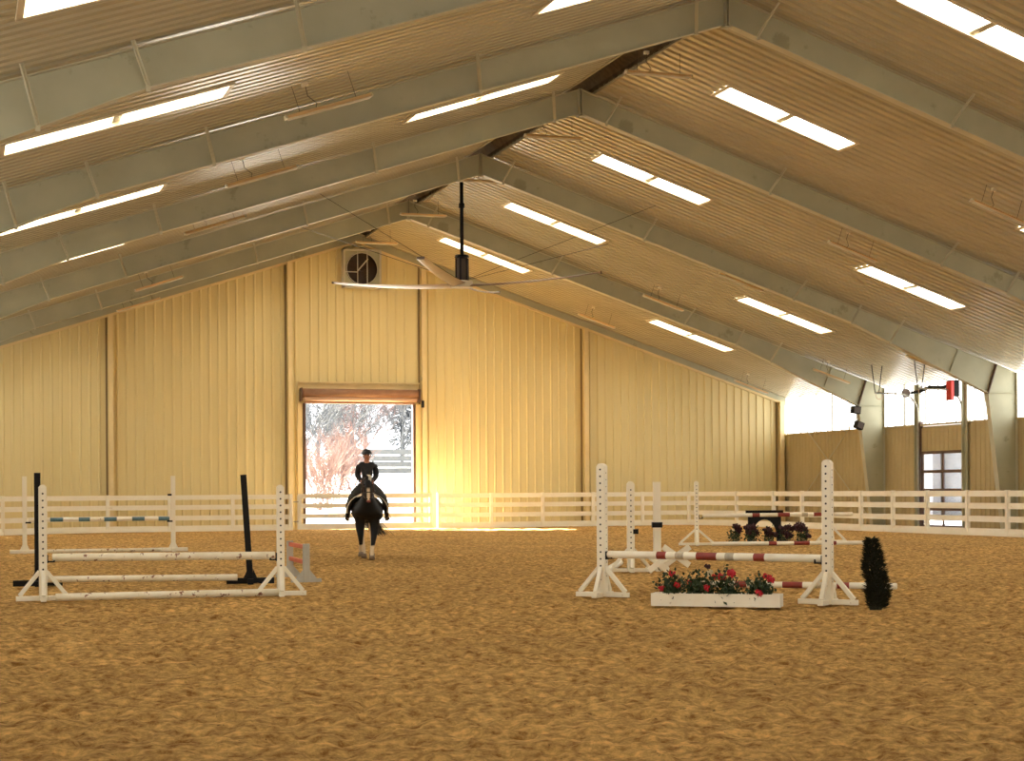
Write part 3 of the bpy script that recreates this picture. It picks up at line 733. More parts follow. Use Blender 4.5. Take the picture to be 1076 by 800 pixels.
# evergreen shrub
def shrub():
    r = empty('evergreen_shrub', (-5.02,18.92,0), 'small dark artificial evergreen shrub beside the right standard', 'shrub')
    mb = MB(); mb.tube([(0,0,0),(.01,0,.3),(-.02,0,.75)], [.025,.02,.008], 6); mb.build('stem', M['leather'], r)
    mb = MB()
    mb.ball((.02,0,.22),(.08,.08,.19),10,8); mb.ball((-.02,0,.56),(.055,.055,.17),10,8)
    for k in range(3200):
        if random.random() < .5:
            z = random.uniform(0,.42); R = .13*math.sqrt(max(.12, 1-((z-.2)/.25)**2)); cx = .03
        else:
            z = random.uniform(.38,.88); t = (z-.38)/.5; R = .12*math.sqrt(max(.1, 1-((t-.3)/.75)**2))*(1-.5*t)+.015; cx = -.01-.05*t
        a = random.uniform(0, 2*PI); q = math.sqrt(random.uniform(.25,1))*R
        c = Vector((cx + q*math.cos(a), q*math.sin(a), z)); d = Vector((math.cos(a), math.sin(a), random.uniform(.1,1.0)))
        leaf_quad(mb, c, d, Vector((0,0,1)), random.uniform(.05,.11), random.uniform(.015,.03))
    mb.build('foliage', M['ever'], r)
    MB().tube([(0,0,-.01),(0,0,.06)],[.08,.09],10).build('pot', M['ever'], r)
shrub()

# --- left foreground jump: white standards, two poles
A = Vector((-15.03,25.22,0)); B = Vector((-11.60,24.95,0)); d = (B-A).normalized()
wing_standard(A, 1.68, -.02, 'white peg-hole standard at the left end of the left front jump', w=.115, cup=(1,.62), spread=.30)
wing_standard(B, 1.66, -.12, 'white peg-hole standard at the right end of the left front jump', w=.115, cup=(-1,.60), spread=.30)
pole(A+d*.13+Vector((0,0,.62)), B-d*.09+Vector((0,0,.60)), .06, [(0,1,'pole_white')], 'chipped white upper pole of the left front jump')
pole(A+d*.16+Vector((0,-.25,.055)), B-d*.05+Vector((0,-.12,.055)), .055, [(0,1,'pole_white')], 'chipped white ground pole in front of the left front jump')
# --- black standards behind
def t_standard(loc, h, rz, lab, m, w=.09, base=.8, tilt=0, extra=True):
    r = empty('jump_standard', loc, lab, 'jump standard', 'jump standards', rz)
    mb = MB(); mb.bar((0,0,.05),(-math.tan(tilt)*h,0,h),w*1.15,w,up=(0,1,0),bev=.006); mb.build('post', m, r)
    mb = MB(); mb.bar((-base/2,0,.05),(base/2,0,.05),.1,.1,up=(0,0,1),bev=.008); mb.build('base', m, r)
    for s in (-1, 1):
        mb = MB(); mb.prism([(s*w*.5,0,.1),(s*(w*.5+.07),0,.1),(s*w*.5,0,.25)], (0,-.02,0), (0,.02,0)); mb.build('gusset', m, r)
    mb = MB(); mb.bar((0,-.3,.045),(0,.3,.045),.1,.09,bev=.008); mb.build('cross_foot', m, r)
    return r
A = Vector((-14.93,29.15,0)); B = Vector((-11.49,28.36,0)); d = (B-A).normalized()
t_standard(A, 1.9, -.05, 'tall black standard at the left, behind the white one', M['black'])
o = t_standard(B, 1.85, -.15, 'black standard leaning left, behind the right end of the left jump', M['black'], tilt=.058)
pole(A+d*.12+Vector((0,-.2,.12)), B-d*.25+Vector((0,-.2,.12)), .055, [(0,1,'pole_white')], 'chipped white pole on the feet of the black standards')
# --- distant left white stand with blue and white pole
A = Vector((-14.55,45.09,0)); B = Vector((-10.77,44.95,0))
for p, lab, s in ((A, 'slim white standard at the left end of the blue banded pole', 1), (B, 'slim white standard at the right end of the blue banded pole', -1)):
    o = t_standard(p, 2.0, -.05, lab, M['white'], w=.10, base=.75)
    MB().box((s*.09,-.03,.80),(.14,.08,.04)).build('cup', M['black'], o)
    if s < 0: MB().box((-.09,-.03,1.50),(.1,.08,.05)).build('cup', M['black'], o)
sg = []; t = 0
for t0, t1, m in ((0,.15,'pole_clean'),(.15,.24,'pole_blue'),(.24,.35,'pole_clean'),(.35,.43,'pole_blue'),(.43,.53,'pole_white'),(.53,.62,'pole_blue'),(.62,.73,'pole_clean'),(.73,.82,'pole_blue'),(.82,.92,'pole_clean'),(.92,1,'pole_blue')): sg.append((t0,t1,m))
pole(A+Vector((.1,-.02,.87)), B+Vector((-.1,-.02,.87)), .055, sg, 'white pole with blue bands on the far left jump')
pole(A+Vector((.35,-.3,.06)), B+Vector((-.35,-.3,.06)), .05, [(0,1,'pole_white')], 'white ground pole under the blue banded pole')
# --- small orange and grey hurdle
def hurdle():
    r = empty('small_hurdle', (-10.58,28.4,0), 'small low hurdle with grey posts and two orange bars', 'hurdle')
    p0, p1 = Vector((.14,1.9,0)), Vector((.06,0,0))
    for p in (p0, p1):
        MB().bar(p, p+Vector((0,0,.66)), .11, .09, up=(0,1,0), bev=.006).build('post', M['grey_paint'], r)
        mb = MB()
        for s in (-1,1): mb.prism([p+Vector((s*.05,0,.02)), p+Vector((s*.22,0,.02)), p+Vector((s*.05,0,.22))], (0,-.02,0), (0,.02,0))
        mb.bar(p+Vector((-.26,0,.03)), p+Vector((.26,0,.03)), .08, .06)
        mb.build('foot', M['grey_paint'], r)
    for z in (.60, .34): MB().bar(p0+Vector((0,0,z)), p1+Vector((0,.05,z)), .05, .075, bev=.006).build('bar', M['pole_orange'], r)
hurdle()
# --- middle right: plain standards, crossed cavaletti
o = wing_standard((-4.1,29.37,0), 1.70, -.3, 'plain white standard behind the left end of the red banded pole', w=.14, spread=.33)
MB().box((.09,-.02,.76),(.1,.12,.09)).build('cup', M['black'], o)
r = empty('jump_standard', (-3.52,29.46,0), 'plain white standard rising from the crossed boards', 'jump standard', 'jump standards', -.3)
MB().bar((0,0,.05),(0,0,1.70),.14,.13,up=(0,1,0),bev=.01).build('post', M['white'], r)
mb = MB(); mb.box((0,0,.88),(.19,.17,.10)); mb.build('cup', M['black'], r)
mb = MB(); mb.bar((-.22,0,.04),(.22,0,.04),.1,.08,bev=.01); mb.bar((0,-.25,.04),(0,.25,.04),.1,.08,bev=.01); mb.build('base', M['white'], r)
def cavaletti():
    r = empty('cavaletti', (-3.4,29.6,0), 'fallen white cavaletti with crossed board ends', 'cavaletti')
    yaw = .3204; lat = Vector((math.cos(yaw),-math.sin(yaw),0)); dep = Vector((math.sin(yaw),math.cos(yaw),0))
    def X(c, L, w, lift=.34):
        for s in (-1, 1):
            MB().bar(c + lat*(-s*L/2)+Vector((0,0,lift*2)), c + lat*(s*L/2)+dep*.08*s+Vector((0,0,.05)), .05, w, up=(0,0,1), bev=.004).build('cross_board', M['white'], r)
    X(lat*-.14 + dep*-1.2, .36, .11, .17); X(lat*.41 + dep*.95, .52, .12, .21)
    MB().tube([lat*-.14+dep*-1.25+Vector((0,0,.2)), lat*.41+dep*1.0+Vector((0,0,.24))], .05, 12).build('pole', M['pole_clean'], r, smooth=True)
cavaletti()
pole((-4.75,28.95,.06), (-3.3,31.9,.06), .065, [(0,1,'pole_clean')], 'white pole lying end on behind the right jump')
# --- far right jump
A = Vector((3.36,42.65,0)); B = Vector((7.75,42.95,0))
wing_standard(A, 1.78, -.35, 'white standard at the left end of the far right jump', w=.12, cup=(1,.8), spread=.42)
wing_standard(B, 1.75, -.3, 'far white standard mostly hidden behind the tall right standard', w=.12, cup=(-1,.8), spread=.36)
A2 = A+Vector((.05,0,.82)); B2 = Vector((7.5,41.3,.84))
pole(A2+Vector((.12,-.04,0)), B2, .055, [(0,.33,'pole_clean'),(.33,.38,'pole_red'),(.38,.5,'pole_clean'),(.5,.58,'pole_red'),(.58,.66,'pole_clean'),(.66,.7,'pole_grey'),(.7,.74,'pole_clean'),(.74,.79,'pole_red'),(.79,1,'pole_clean')], 'red banded white pole over the far right jump')
pole((3.4,41.75,.06), (7.6,40.6,.06), .055, [(0,.36,'pole_clean'),(.36,.41,'pole_red'),(.41,.52,'pole_clean'),(.52,.62,'pole_red'),(.62,.74,'pole_clean'),(.74,.79,'pole_red'),(.79,1,'pole_clean')], 'red banded white ground pole before the dark flowers')
# row of dark flowers
q0 = Vector((4.75,43.1,0)); q1 = Vector((6.55,42.45,0))
for k in range(5):
    p = q0 + (q1-q0)*(k/4.0)
    bl = [(random.uniform(-.18,.18), random.uniform(-.12,.05), random.uniform(.22,.50), random.uniform(.10,.14), random.choice(['bloom_dark','bloom_dark','bloom_red'])) for _ in range(6)]
    if k == 0: bl[0] = (-.1,-.1,.4,.05,'bloom_cream')
    for i, b in enumerate(bl):
        if b[4] == 'bloom_red': bl[i] = (*b[:4], 'bloom_dark')
    flower_bunch((p.x,p.y,0), (.5,.36,.44), bl, 'dark red flower bunch, %s in the far row' % ['leftmost','second from left','middle','second from right','rightmost'][k], M['leaf'], 'dark flowers under the far jump', 230)
mb = MB()
o = MB().box((5.62,42.5,.04),(2.2,.4,.06), Matrix.Rotation(-.34,3,'Z')).build('turf_base', M['leaf']); tag(o, 'flat green mat under the dark flowers', 'mat')
# black arched panel behind
def arch():
    r = empty('arched_filler', (6.5,44.7,0), 'black arched jump panel standing behind the dark flowers', 'jump panel'); r.rotation_euler = (0,0,-.32)
    w, h = .98, .80; n = 14; poly = []
    out = [(-w/2,.0),(-w/2,h-.05)]
    mb = MB(); ro = w/2-.13; vs = []; pts_o = []; pts_i = []
    for k in range(n+1):
        a = PI - PI*k/n; x, z = ro*math.cos(a), .15+.5*math.sin(a); pts_i.append((x, z)); pts_o.append((max(-w/2, min(w/2, x*1.37)), h))
    pts_i = [(-ro,0)] + pts_i + [(ro,0)]; pts_o = [(-w/2,0)] + pts_o + [(w/2,0)]
    for i in range(len(pts_i)-1):
        a, b, c, d = pts_i[i], pts_i[i+1], pts_o[i+1], pts_o[i]
        mb.prism([(a[0],0,a[1]),(b[0],0,b[1]),(c[0],0,c[1]),(d[0],0,d[1])], (0,-.03,0), (0,.03,0))
    mb.build('arch_board', M['black'], r)
    MB().box((0,0,h+.05),(w+.12,.14,.14)).build('top_beam', M['black'], r)
    for s in (-1,1): MB().bar((s*w*.45,-.22,.03),(s*w*.45,.22,.03),.08,.06).build('foot', M['black'], r)
arch()

# ------------------------------------------------------------------ skin-modifier figure helper
def skin(name, nodes, edges, m, parent=None, sub=2, root=0):
    me = bpy.data.meshes.new(name); keys = list(nodes); ix = {k: i for i, k in enumerate(keys)}
    me.from_pydata([nodes[k][0] for k in keys], [(ix[a], ix[b]) for a, b in edges], [])
    me.materials.append(m); o = bpy.data.objects.new(name, me); col.objects.link(o)
    if parent: o.parent = parent
    md = o.modifiers.new('skin', 'SKIN'); md.use_smooth_shade = True; md.branch_smoothing = .4
    if not me.skin_vertices: me.attributes  # layer is created with the modifier
    sv = me.skin_vertices[0].data if me.skin_vertices else None
    for k in keys:
        r = nodes[k][1]; rr = r if hasattr(r, '__len__') else (r, r)
        sv[ix[k]].radius = rr; sv[ix[k]].use_root = (k == keys[root])
    s = o.modifiers.new('sub', 'SUBSURF'); s.levels = sub; s.render_levels = sub
    return o
def chain(*a): return [(a[i], a[i+1]) for i in range(len(a)-1)]

# ------------------------------------------------------------------ horse (local: forward +x, left +y)
def horse_material():
    m = bpy.data.materials.new('horse_coat'); m.use_nodes = True; nt = m.node_tree; N = nt.nodes; L = nt.links
    b = N['Principled BSDF']; b.inputs['Roughness'].default_value = .55; b.inputs['Specular IOR Level'].default_value = .25
    tc = N.new('ShaderNodeTexCoord'); sp = N.new('ShaderNodeSeparateXYZ'); L.new(tc.outputs['Object'], sp.inputs[0])
    n = N.new('ShaderNodeTexNoise'); n.inputs['Scale'].default_value = 6; L.new(tc.outputs['Object'], n.inputs['Vector'])
    ma = N.new('ShaderNodeMath'); ma.operation = 'MULTIPLY_ADD'; ma.inputs[1].default_value = .14; L.new(n.outputs['Fac'], ma.inputs[0]); L.new(sp.outputs['Z'], ma.inputs[2])
    def lt(sock, v, w=.02, inv=False):
        r = N.new('ShaderNodeMapRange'); r.inputs['From Min'].default_value = v-w; r.inputs['From Max'].default_value = v+w
        r.inputs['To Min'].default_value = 0 if inv else 1; r.inputs['To Max'].default_value = 1 if inv else 0
        L.new(sock, r.inputs['Value']); return r.outputs[0]
    sock = lt(ma.outputs[0], .40)                                # white socks
    hx = lt(sp.outputs['X'], .1, .03); hz = lt(ma.outputs[0], .95, .04)   # hind legs pale higher up
    hind = N.new('ShaderNodeMath'); hind.operation = 'MULTIPLY'; L.new(hx, hind.inputs[0]); L.new(hz, hind.inputs[1])
    mx = N.new('ShaderNodeMath'); mx.operation = 'MAXIMUM'; L.new(sock, mx.inputs[0]); L.new(hind.outputs[0], mx.inputs[1])
    # blaze down the face
    bx = lt(sp.outputs['X'], 1.20, .02, True)
    ab = N.new('ShaderNodeMath'); ab.operation = 'ABSOLUTE'; L.new(sp.outputs['Y'], ab.inputs[0]); by = lt(ab.outputs[0], .035, .012)
    bz = lt(sp.outputs['Z'], 1.62, .03); bz2 = lt(sp.outputs['Z'], 1.34, .02, True)
    k = N.new('ShaderNodeMath'); k.operation = 'MULTIPLY'; L.new(bx, k.inputs[0]); L.new(by, k.inputs[1])
    k2 = N.new('ShaderNodeMath'); k2.operation = 'MULTIPLY'; L.new(k.outputs[0], k2.inputs[0]); L.new(bz, k2.inputs[1])
    k3 = N.new('ShaderNodeMath'); k3.operation = 'MULTIPLY'; L.new(k2.outputs[0], k3.inputs[0]); L.new(bz2, k3.inputs[1])
    m2 = N.new('ShaderNodeMath'); m2.operation = 'MAXIMUM'; L.new(mx.outputs[0], m2.inputs[0]); L.new(k3.outputs[0], m2.inputs[1])
    x = N.new('ShaderNodeMix'); x.data_type = 'RGBA'; x.inputs['A'].default_value = (.007,.006,.005,1); x.inputs['B'].default_value = (.72,.56,.36,1)
    L.new(m2.outputs[0], x.inputs['Factor']); L.new(x.outputs['Result'], b.inputs['Base Color'])
    return m
HP = Vector((-7.12,38.15,0)); heading = math.atan2(-.97,-.237) + .03
def build_horse():
    r = empty('horse', HP, 'black horse with white socks and blaze trotting toward the camera', 'horse', rz=heading)
    n = {
     'belly': ((-.05,0,1.12),(.43,.34)), 'hip': ((-.48,0,1.22),(.37,.34)), 'butt': ((-.78,0,1.17),(.24,.27)), 'dock': ((-.93,0,1.30),(.07,.07)),
     'girth': ((.33,0,1.12),(.42,.37)), 'chest': ((.60,0,1.12),(.38,.36)), 'breast': ((.74,0,1.2),(.28,.28)),
     'neck1': ((.82,0,1.42),(.14,.21)), 'neck2': ((.98,0,1.64),(.11,.17)), 'poll': ((1.08,0,1.84),(.095,.11)),
     'brow': ((1.20,0,1.76),(.105,.115)), 'cheek': ((1.25,0,1.64),(.085,.12)), 'nose': ((1.31,0,1.48),(.062,.078)), 'muzzle': ((1.35,0,1.37),(.066,.072)), 'lipend': ((1.355,0,1.32),(.045,.045)),
     'earL0': ((1.07,.065,1.90),(.035,.03)), 'earL1': ((1.09,.085,1.97),(.03,.022)), 'earL2': ((1.10,.09,2.04),(.008,.008)),
     'earR0': ((1.07,-.065,1.90),(.035,.03)), 'earR1': ((1.09,-.085,1.97),(.03,.022)), 'earR2': ((1.10,-.09,2.04),(.008,.008)),
     # front left (image right) planted forward
     'fl0': ((.60,.17,.98),(.15,.17)), 'fl1': ((.58,.165,.74),(.105,.115)), 'fl2': ((.68,.13,.47),(.066,.066)), 'fl3': ((.74,.10,.28),(.045,.045)), 'fl4': ((.78,.085,.14),(.056,.056)), 'fl5': ((.84,.08,.075),(.04,.042)), 'fl6': ((.86,.08,.03),(.052,.058)),
     # front right (image left) lifted slightly, folding
     'fr0': ((.60,-.17,.98),(.15,.17)), 'fr1': ((.55,-.18,.74),(.105,.115)), 'fr2': ((.62,-.165,.50),(.066,.066)), 'fr3': ((.50,-.16,.33),(.045,.045)), 'fr4': ((.42,-.155,.21),(.056,.056)), 'fr5': ((.42,-.155,.14),(.04,.042)), 'fr6': ((.44,-.155,.10),(.05,.056)),
     # hind right forward under belly
     'hr0': ((-.48,-.16,1.02),(.16,.22)), 'hr1': ((-.30,-.16,.80),(.11,.13)), 'hr2': ((-.52,-.12,.52),(.062,.07)), 'hr3': ((-.46,-.08,.30),(.038,.04)), 'hr4': ((-.42,-.07,.15),(.044,.046)), 'hr5': ((-.36,-.07,.08),(.042,.044)), 'hr6': ((-.34,-.07,.035),(.052,.056)),
     'hl0': ((-.52,.16,1.02),(.16,.22)), 'hl1': ((-.46,.16,.80),(.11,.13)), 'hl2': ((-.80,.14,.55),(.062,.07)), 'hl3': ((-.90,.13,.34),(.038,.04)), 'hl4': ((-.98,.13,.19),(.044,.046)), 'hl5': ((-.96,.13,.10),(.042,.044)), 'hl6': ((-.93,.13,.05),(.052,.056)),
    }
    e = chain('belly','hip','butt','dock') + chain('belly','girth','chest','breast','neck1','neck2','poll','brow','cheek','nose','muzzle','lipend')
    e += chain('poll','earL0','earL1','earL2') + chain('poll','earR0','earR1','earR2')
    for k in ('fl','fr'): e += [('chest', k+'0')] + chain(*[k+str(i) for i in range(7)])
    for k in ('hl','hr'): e += [('hip', k+'0')] + chain(*[k+str(i) for i in range(7)])
    skin('body', n, e, horse_material(), r)
    for k in ('fl','fr','hl','hr'):
        p = Vector(n[k+'6'][0]); z = p.z
        MB().tube([(p.x+.03,p.y,max(0,z-.035)),(p.x+.01,p.y,z+.05)], [.072,.055], 12).build('hoof', M['hoof'], r, smooth=True)
    for s in (-1, 1): MB().ball((1.235, s*.092, 1.705), (.022,.016,.022)).build('eye', M['eye'], r, smooth=True)
    MB().ball((1.385,0,1.335),(.03,.05,.03)).build('lips', M['lip'], r, smooth=True)
    for s in (-1, 1): MB().ball((1.405, s*.03, 1.385), (.012,.012,.016)).build('nostril', M['eye'], r, smooth=True)
    mb = MB()
    for k in range(260):
        t = random.random(); p = Vector((.72,0,1.62)).lerp(Vector((1.05,0,1.94)), t); s = -1
        q = p + Vector((random.uniform(-.05,.02), s*random.uniform(.05,.16), -random.uniform(.08,.3)))
        mb.tube([p, (p+q)/2+Vector((0,s*.04,.03)), q], [.008,.007,.002], 4)
    mb.build('mane', M['mane'], r)
    mb = MB()
    for k in range(60):
        p = Vector((1.12,random.uniform(-.02,.04),1.93)); q = Vector((1.26, random.uniform(.0,.07), 1.78-random.random()*.1)); mb.tube([p,(p+q)/2+Vector((.04,.02,.04)),q], [.008,.008,.002], 4)
    mb.build('forelock', M['mane_white'], r)
    mb = MB()
    for k in range(200):
        a = random.gauss(0,.05); b = random.gauss(0,.05); sw = random.random()
        mb.tube([(-.95,0,1.33),(-1.08+a,.02+b,1.18),(-1.15+a*1.5,.10+b*1.5,.85),(-1.12+a*2,.26+.12*sw+b*2,.62-.15*sw)], [.01,.012,.01,.003], 4)
    mb.build('tail', M['mane'], r)
    # tack
    mb = MB()
    def ring(c, rx, ry, tilt, w=.012, n=20, fwd=Vector((1,0,0))):
        R = Matrix.Rotation(tilt, 3, 'Y'); pts = [Vector(c) + R @ Vector((rx*math.cos(2*PI*k/n), ry*math.sin(2*PI*k/n), 0)) for k in range(n+1)]
        mb.tube(pts, w, 6, cap=False)
    ring((1.30,0,1.51), .082, .092, math.radians(-20)); ring((1.24,0,1.60),.11,.13,math.radians(-60),.01)
    for s in (-1, 1):
        mb.tube([(1.10,s*.10,1.87),(1.20,s*.122,1.72),(1.30,s*.09,1.52),(1.35,s*.075,1.41)], .011, 6)
        mb.tube([(1.14,s*.02,1.92),(1.22,s*.10,1.80)], .011, 6)
    mb.build('bridle', M['leather'], r)
    for s in (-1, 1): MB().tube([(1.345,s*.08,1.40),(1.0,s*.16,1.55),(.55,s*.14,1.66),(.42,s*.12,1.72)], .007, 5).build('rein', M['leather'], r)
    # saddle pad: curved sheet over the back
    def drape(x0, x1, w, zlow, off, name, m, th=.02):
        mb = MB(); nx, na = 6, 16; vs = []
        for i in range(nx+1):
            x = x0+(x1-x0)*i/nx
            for j in range(na+1):
                a = -1+2*j/na; ang = a*zlow; ry = .44+off; rz = .355+off
                vs.append((x, math.sin(ang)*ry, 1.12+math.cos(ang)*rz + (.03 if abs(a) < .2 else 0)))
        nv = len(vs)
        vs += [(v[0], v[1]*1.05, (v[2]-1.12)*1.05+1.12) for v in vs]
        fs = []
        for i in range(nx):
            for j in range(na):
                q = (i*(na+1)+j, i*(na+1)+j+1, (i+1)*(na+1)+j+1, (i+1)*(na+1)+j); fs.append(q); fs.append(tuple(k+nv for k in q)[::-1])
        for j in range(na):
            for i in (0, nx): fs.append((i*(na+1)+j, i*(na+1)+j+1, i*(na+1)+j+1+nv, i*(na+1)+j+nv))
        for i in range(nx):
            for j in (0, na): fs.append((i*(na+1)+j, (i+1)*(na+1)+j, (i+1)*(na+1)+j+nv, i*(na+1)+j+nv))
        mb.add(vs, fs); return mb.build(name, m, r, smooth=True)
    drape(-.22,.48,.3,1.75,.02,'saddle_pad',M['pad']); drape(-.12,.36,.3,1.35,.045,'saddle_flap',M['leather'])
    skin('saddle_seat', {'a': ((-.24,0,1.62),(.12,.05)), 'b': ((-.05,0,1.55),(.14,.05)), 'c': ((.15,0,1.55),(.11,.05)), 'd': ((.27,0,1.63),(.06,.05))}, chain('a','b','c','d'), M['leather'], r)
    for s in (-1, 1):
        mb = MB(); mb.tube([(.15,s*.42,1.3),(.12,s*.475,.98)], .012, 5); 
        pts = [Vector((.14,s*.475,.93)) + Vector((0,.075*math.sin(2*PI*k/14)*1.0,.075*math.cos(2*PI*k/14))) for k in range(15)]; mb.tube(pts, .009, 5, cap=False)
        mb.build('stirrup', M['chrome'], r)
    return r
horse = build_horse()

# ------------------------------------------------------------------ rider (same local frame as the horse)
def build_rider():
    r = empty('person', HP, 'rider in black jacket, dark breeches and black helmet on horseback', 'person', rz=heading)
    n = {'pelvis': ((0,0,1.70),(.155,.11)), 'waist': ((.0,0,1.86),(.125,.09)), 'rib': ((.02,0,2.04),(.15,.10)), 'upper': ((.03,0,2.18),(.155,.09)), 'neck0': ((.04,0,2.255),(.062,.058)), 'neck1': ((.055,0,2.30),(.056,.055)),
         'jaw': ((.085,0,2.35),(.068,.078)), 'head': ((.075,0,2.42),(.084,.098)), 'crown': ((.065,0,2.48),(.055,.065))}
    e = chain('pelvis','waist','rib','upper','neck0','neck1','jaw','head','crown')
    for s, k in ((1,'L'),(-1,'R')):
        n.update({k+'sh': ((.03,s*.175,2.165),(.045,.045)), k+'el': ((-.02,s*.217,1.92),(.045,.045)), k+'wr': ((.24,s*.125,1.775),(.028,.03)), k+'pm': ((.31,s*.10,1.775),(.038,.028)),
                  k+'hp': ((.04,s*.12,1.67),(.105,.105)), k+'kn': ((.36,s*.385,1.38),(.07,.07)), k+'cf': ((.24,s*.43,1.20),(.062,.062)), k+'an': ((.10,s*.455,.97),(.042,.045)), k+'hl': ((.07,s*.46,.91),(.04,.04)), k+'to': ((.27,s*.485,.925),(.035,.028))})
        e += [('upper',k+'sh'),(k+'sh',k+'el'),(k+'el',k+'wr'),(k+'wr',k+'pm'),('pelvis',k+'hp'),(k+'hp',k+'kn'),(k+'kn',k+'cf'),(k+'cf',k+'an'),(k+'an',k+'hl'),(k+'hl',k+'to')]
        for i in range(4):                      # fingers curled round the reins
            y = s*(.10); z = 1.795-.022*i; L = (.9,1,.95,.8)[i]
            a, b, c, d = ['%sf%d%d' % (k, i, j) for j in range(4)]
            n[a] = ((.345,y+s*.012,z),(.010,.010)); n[b] = ((.345+.032*L,y+s*.005,z),(.0095,.0095)); n[c] = ((.345+.038*L,y-s*.028,z-.003),(.009,.009)); n[d] = ((.345+.012*L,y-s*.038,z-.004),(.008,.008))
            e += [(k+'pm',a)] + chain(a,b,c,d)
        a, b, c = k+'t0', k+'t1', k+'t2'
        n[a] = ((.30,y-s*.02,1.815),(.012,.012)); n[b] = ((.33,y-s*.03,1.825),(.011,.011)); n[c] = ((.36,y-s*.025,1.815),(.009,.009)); e += [(k+'pm',a)] + chain(a,b,c)
    skin('body', n, e, M['skin'], r)
    g = lambda k, f: (n[k][0], tuple(q*f for q in n[k][1]))
    # jacket
    j = {'waist0': ((0,0,1.74),(.185,.14)), 'waist': ((0,0,1.88),(.175,.12)), 'rib': ((.02,0,2.03),(.205,.14)), 'upper': ((.03,0,2.17),(.18,.115)), 'coll': ((.04,0,2.262),(.082,.078))}
    je = chain('waist0','waist','rib','upper','coll')
    for s, k in ((1,'L'),(-1,'R')):
        j.update({k+'sh': ((.03,s*.188,2.18),(.082,.08)), k+'el': ((-.02,s*.222,1.92),(.072,.072)), k+'wr': ((.22,s*.13,1.78),(.044,.046))}); je += [('upper',k+'sh'),(k+'sh',k+'el'),(k+'el',k+'wr')]
    skin('jacket', j, je, M['cloth'], r)
    b = {'pelvis': ((0,0,1.70),(.175,.13)), 'w': ((0,0,1.82),(.145,.11))}; be = [('pelvis','w')]
    for s, k in ((1,'L'),(-1,'R')):
        b.update({k+'hp': ((.05,s*.13,1.66),(.12,.12)), k+'th': ((.22,s*.28,1.52),(.105,.105)), k+'kn': ((.36,s*.385,1.38),(.083,.083)), k+'cf': ((.27,s*.425,1.23),(.074,.074))}); be += chain('pelvis',k+'hp',k+'th',k+'kn',k+'cf')
    skin('breeches', b, be, M['breeches'], r)
    for s in (1, -1):
        skin('boot', {'t': ((.30,s*.415,1.31),(.088,.088)), 'c': ((.22,s*.435,1.16),(.074,.074)), 'a': ((.10,s*.457,.98),(.052,.055)), 'h': ((.06,s*.46,.905),(.05,.045)), 'm': ((.18,s*.475,.905),(.048,.036)), 'o': ((.30,s*.495,.925),(.038,.03))}, chain('t','c','a','h','m','o'), M['boot'], r, root=0)
    # helmet: dome + peak
    mb = MB(); N1, N2 = 18, 8; vs = []
    for jn in range(N2+1):
        t = (PI/2)*jn/N2*1.05-.08
        for k in range(N1):
            a = 2*PI*k/N1; vs.append((.065+.138*math.cos(t)*math.cos(a), .122*math.cos(t)*math.sin(a), 2.425+.125*math.sin(t)))
    fs = [(i*N1+k, i*N1+(k+1) % N1, (i+1)*N1+(k+1) % N1, (i+1)*N1+k) for i in range(N2) for k in range(N1)] + [tuple(range(N2*N1,(N2+1)*N1))]
    mb.add(vs, fs); mb.prism([(.15,-.08,0),(.22,-.055,0),(.235,0,0),(.22,.055,0),(.15,.08,0)], (0,0,2.432), (0,0,2.442)); h = mb.build('helmet', M['boot'], r, smooth=True)
    mb = MB()
    for s in (-1,1): mb.tube([(.06,s*.095,2.43),(.09,s*.078,2.36),(.12,s*.02,2.305)], .007, 5)
    mb.build('chin_strap', M['cloth'], h)
    MB().ball((.172,0,2.375),(.02,.014,.024)).build('nose', M['skin'], r, smooth=True)
    for s in (-1,1):
        MB().ball((.150,s*.032,2.405),(.012,.014,.009)).build('eye', M['eye'], r, smooth=True)
        MB().ball((.07,s*.088,2.385),(.02,.012,.03)).build('ear', M['skin'], r, smooth=True)
    MB().ball((.155,0,2.335),(.012,.026,.007)).build('mouth', M['lip'], r, smooth=True)
    MB().ball((-.05,0,2.36),(.055,.07,.06)).build('hair', M['leather'], r, smooth=True)
build_rider()

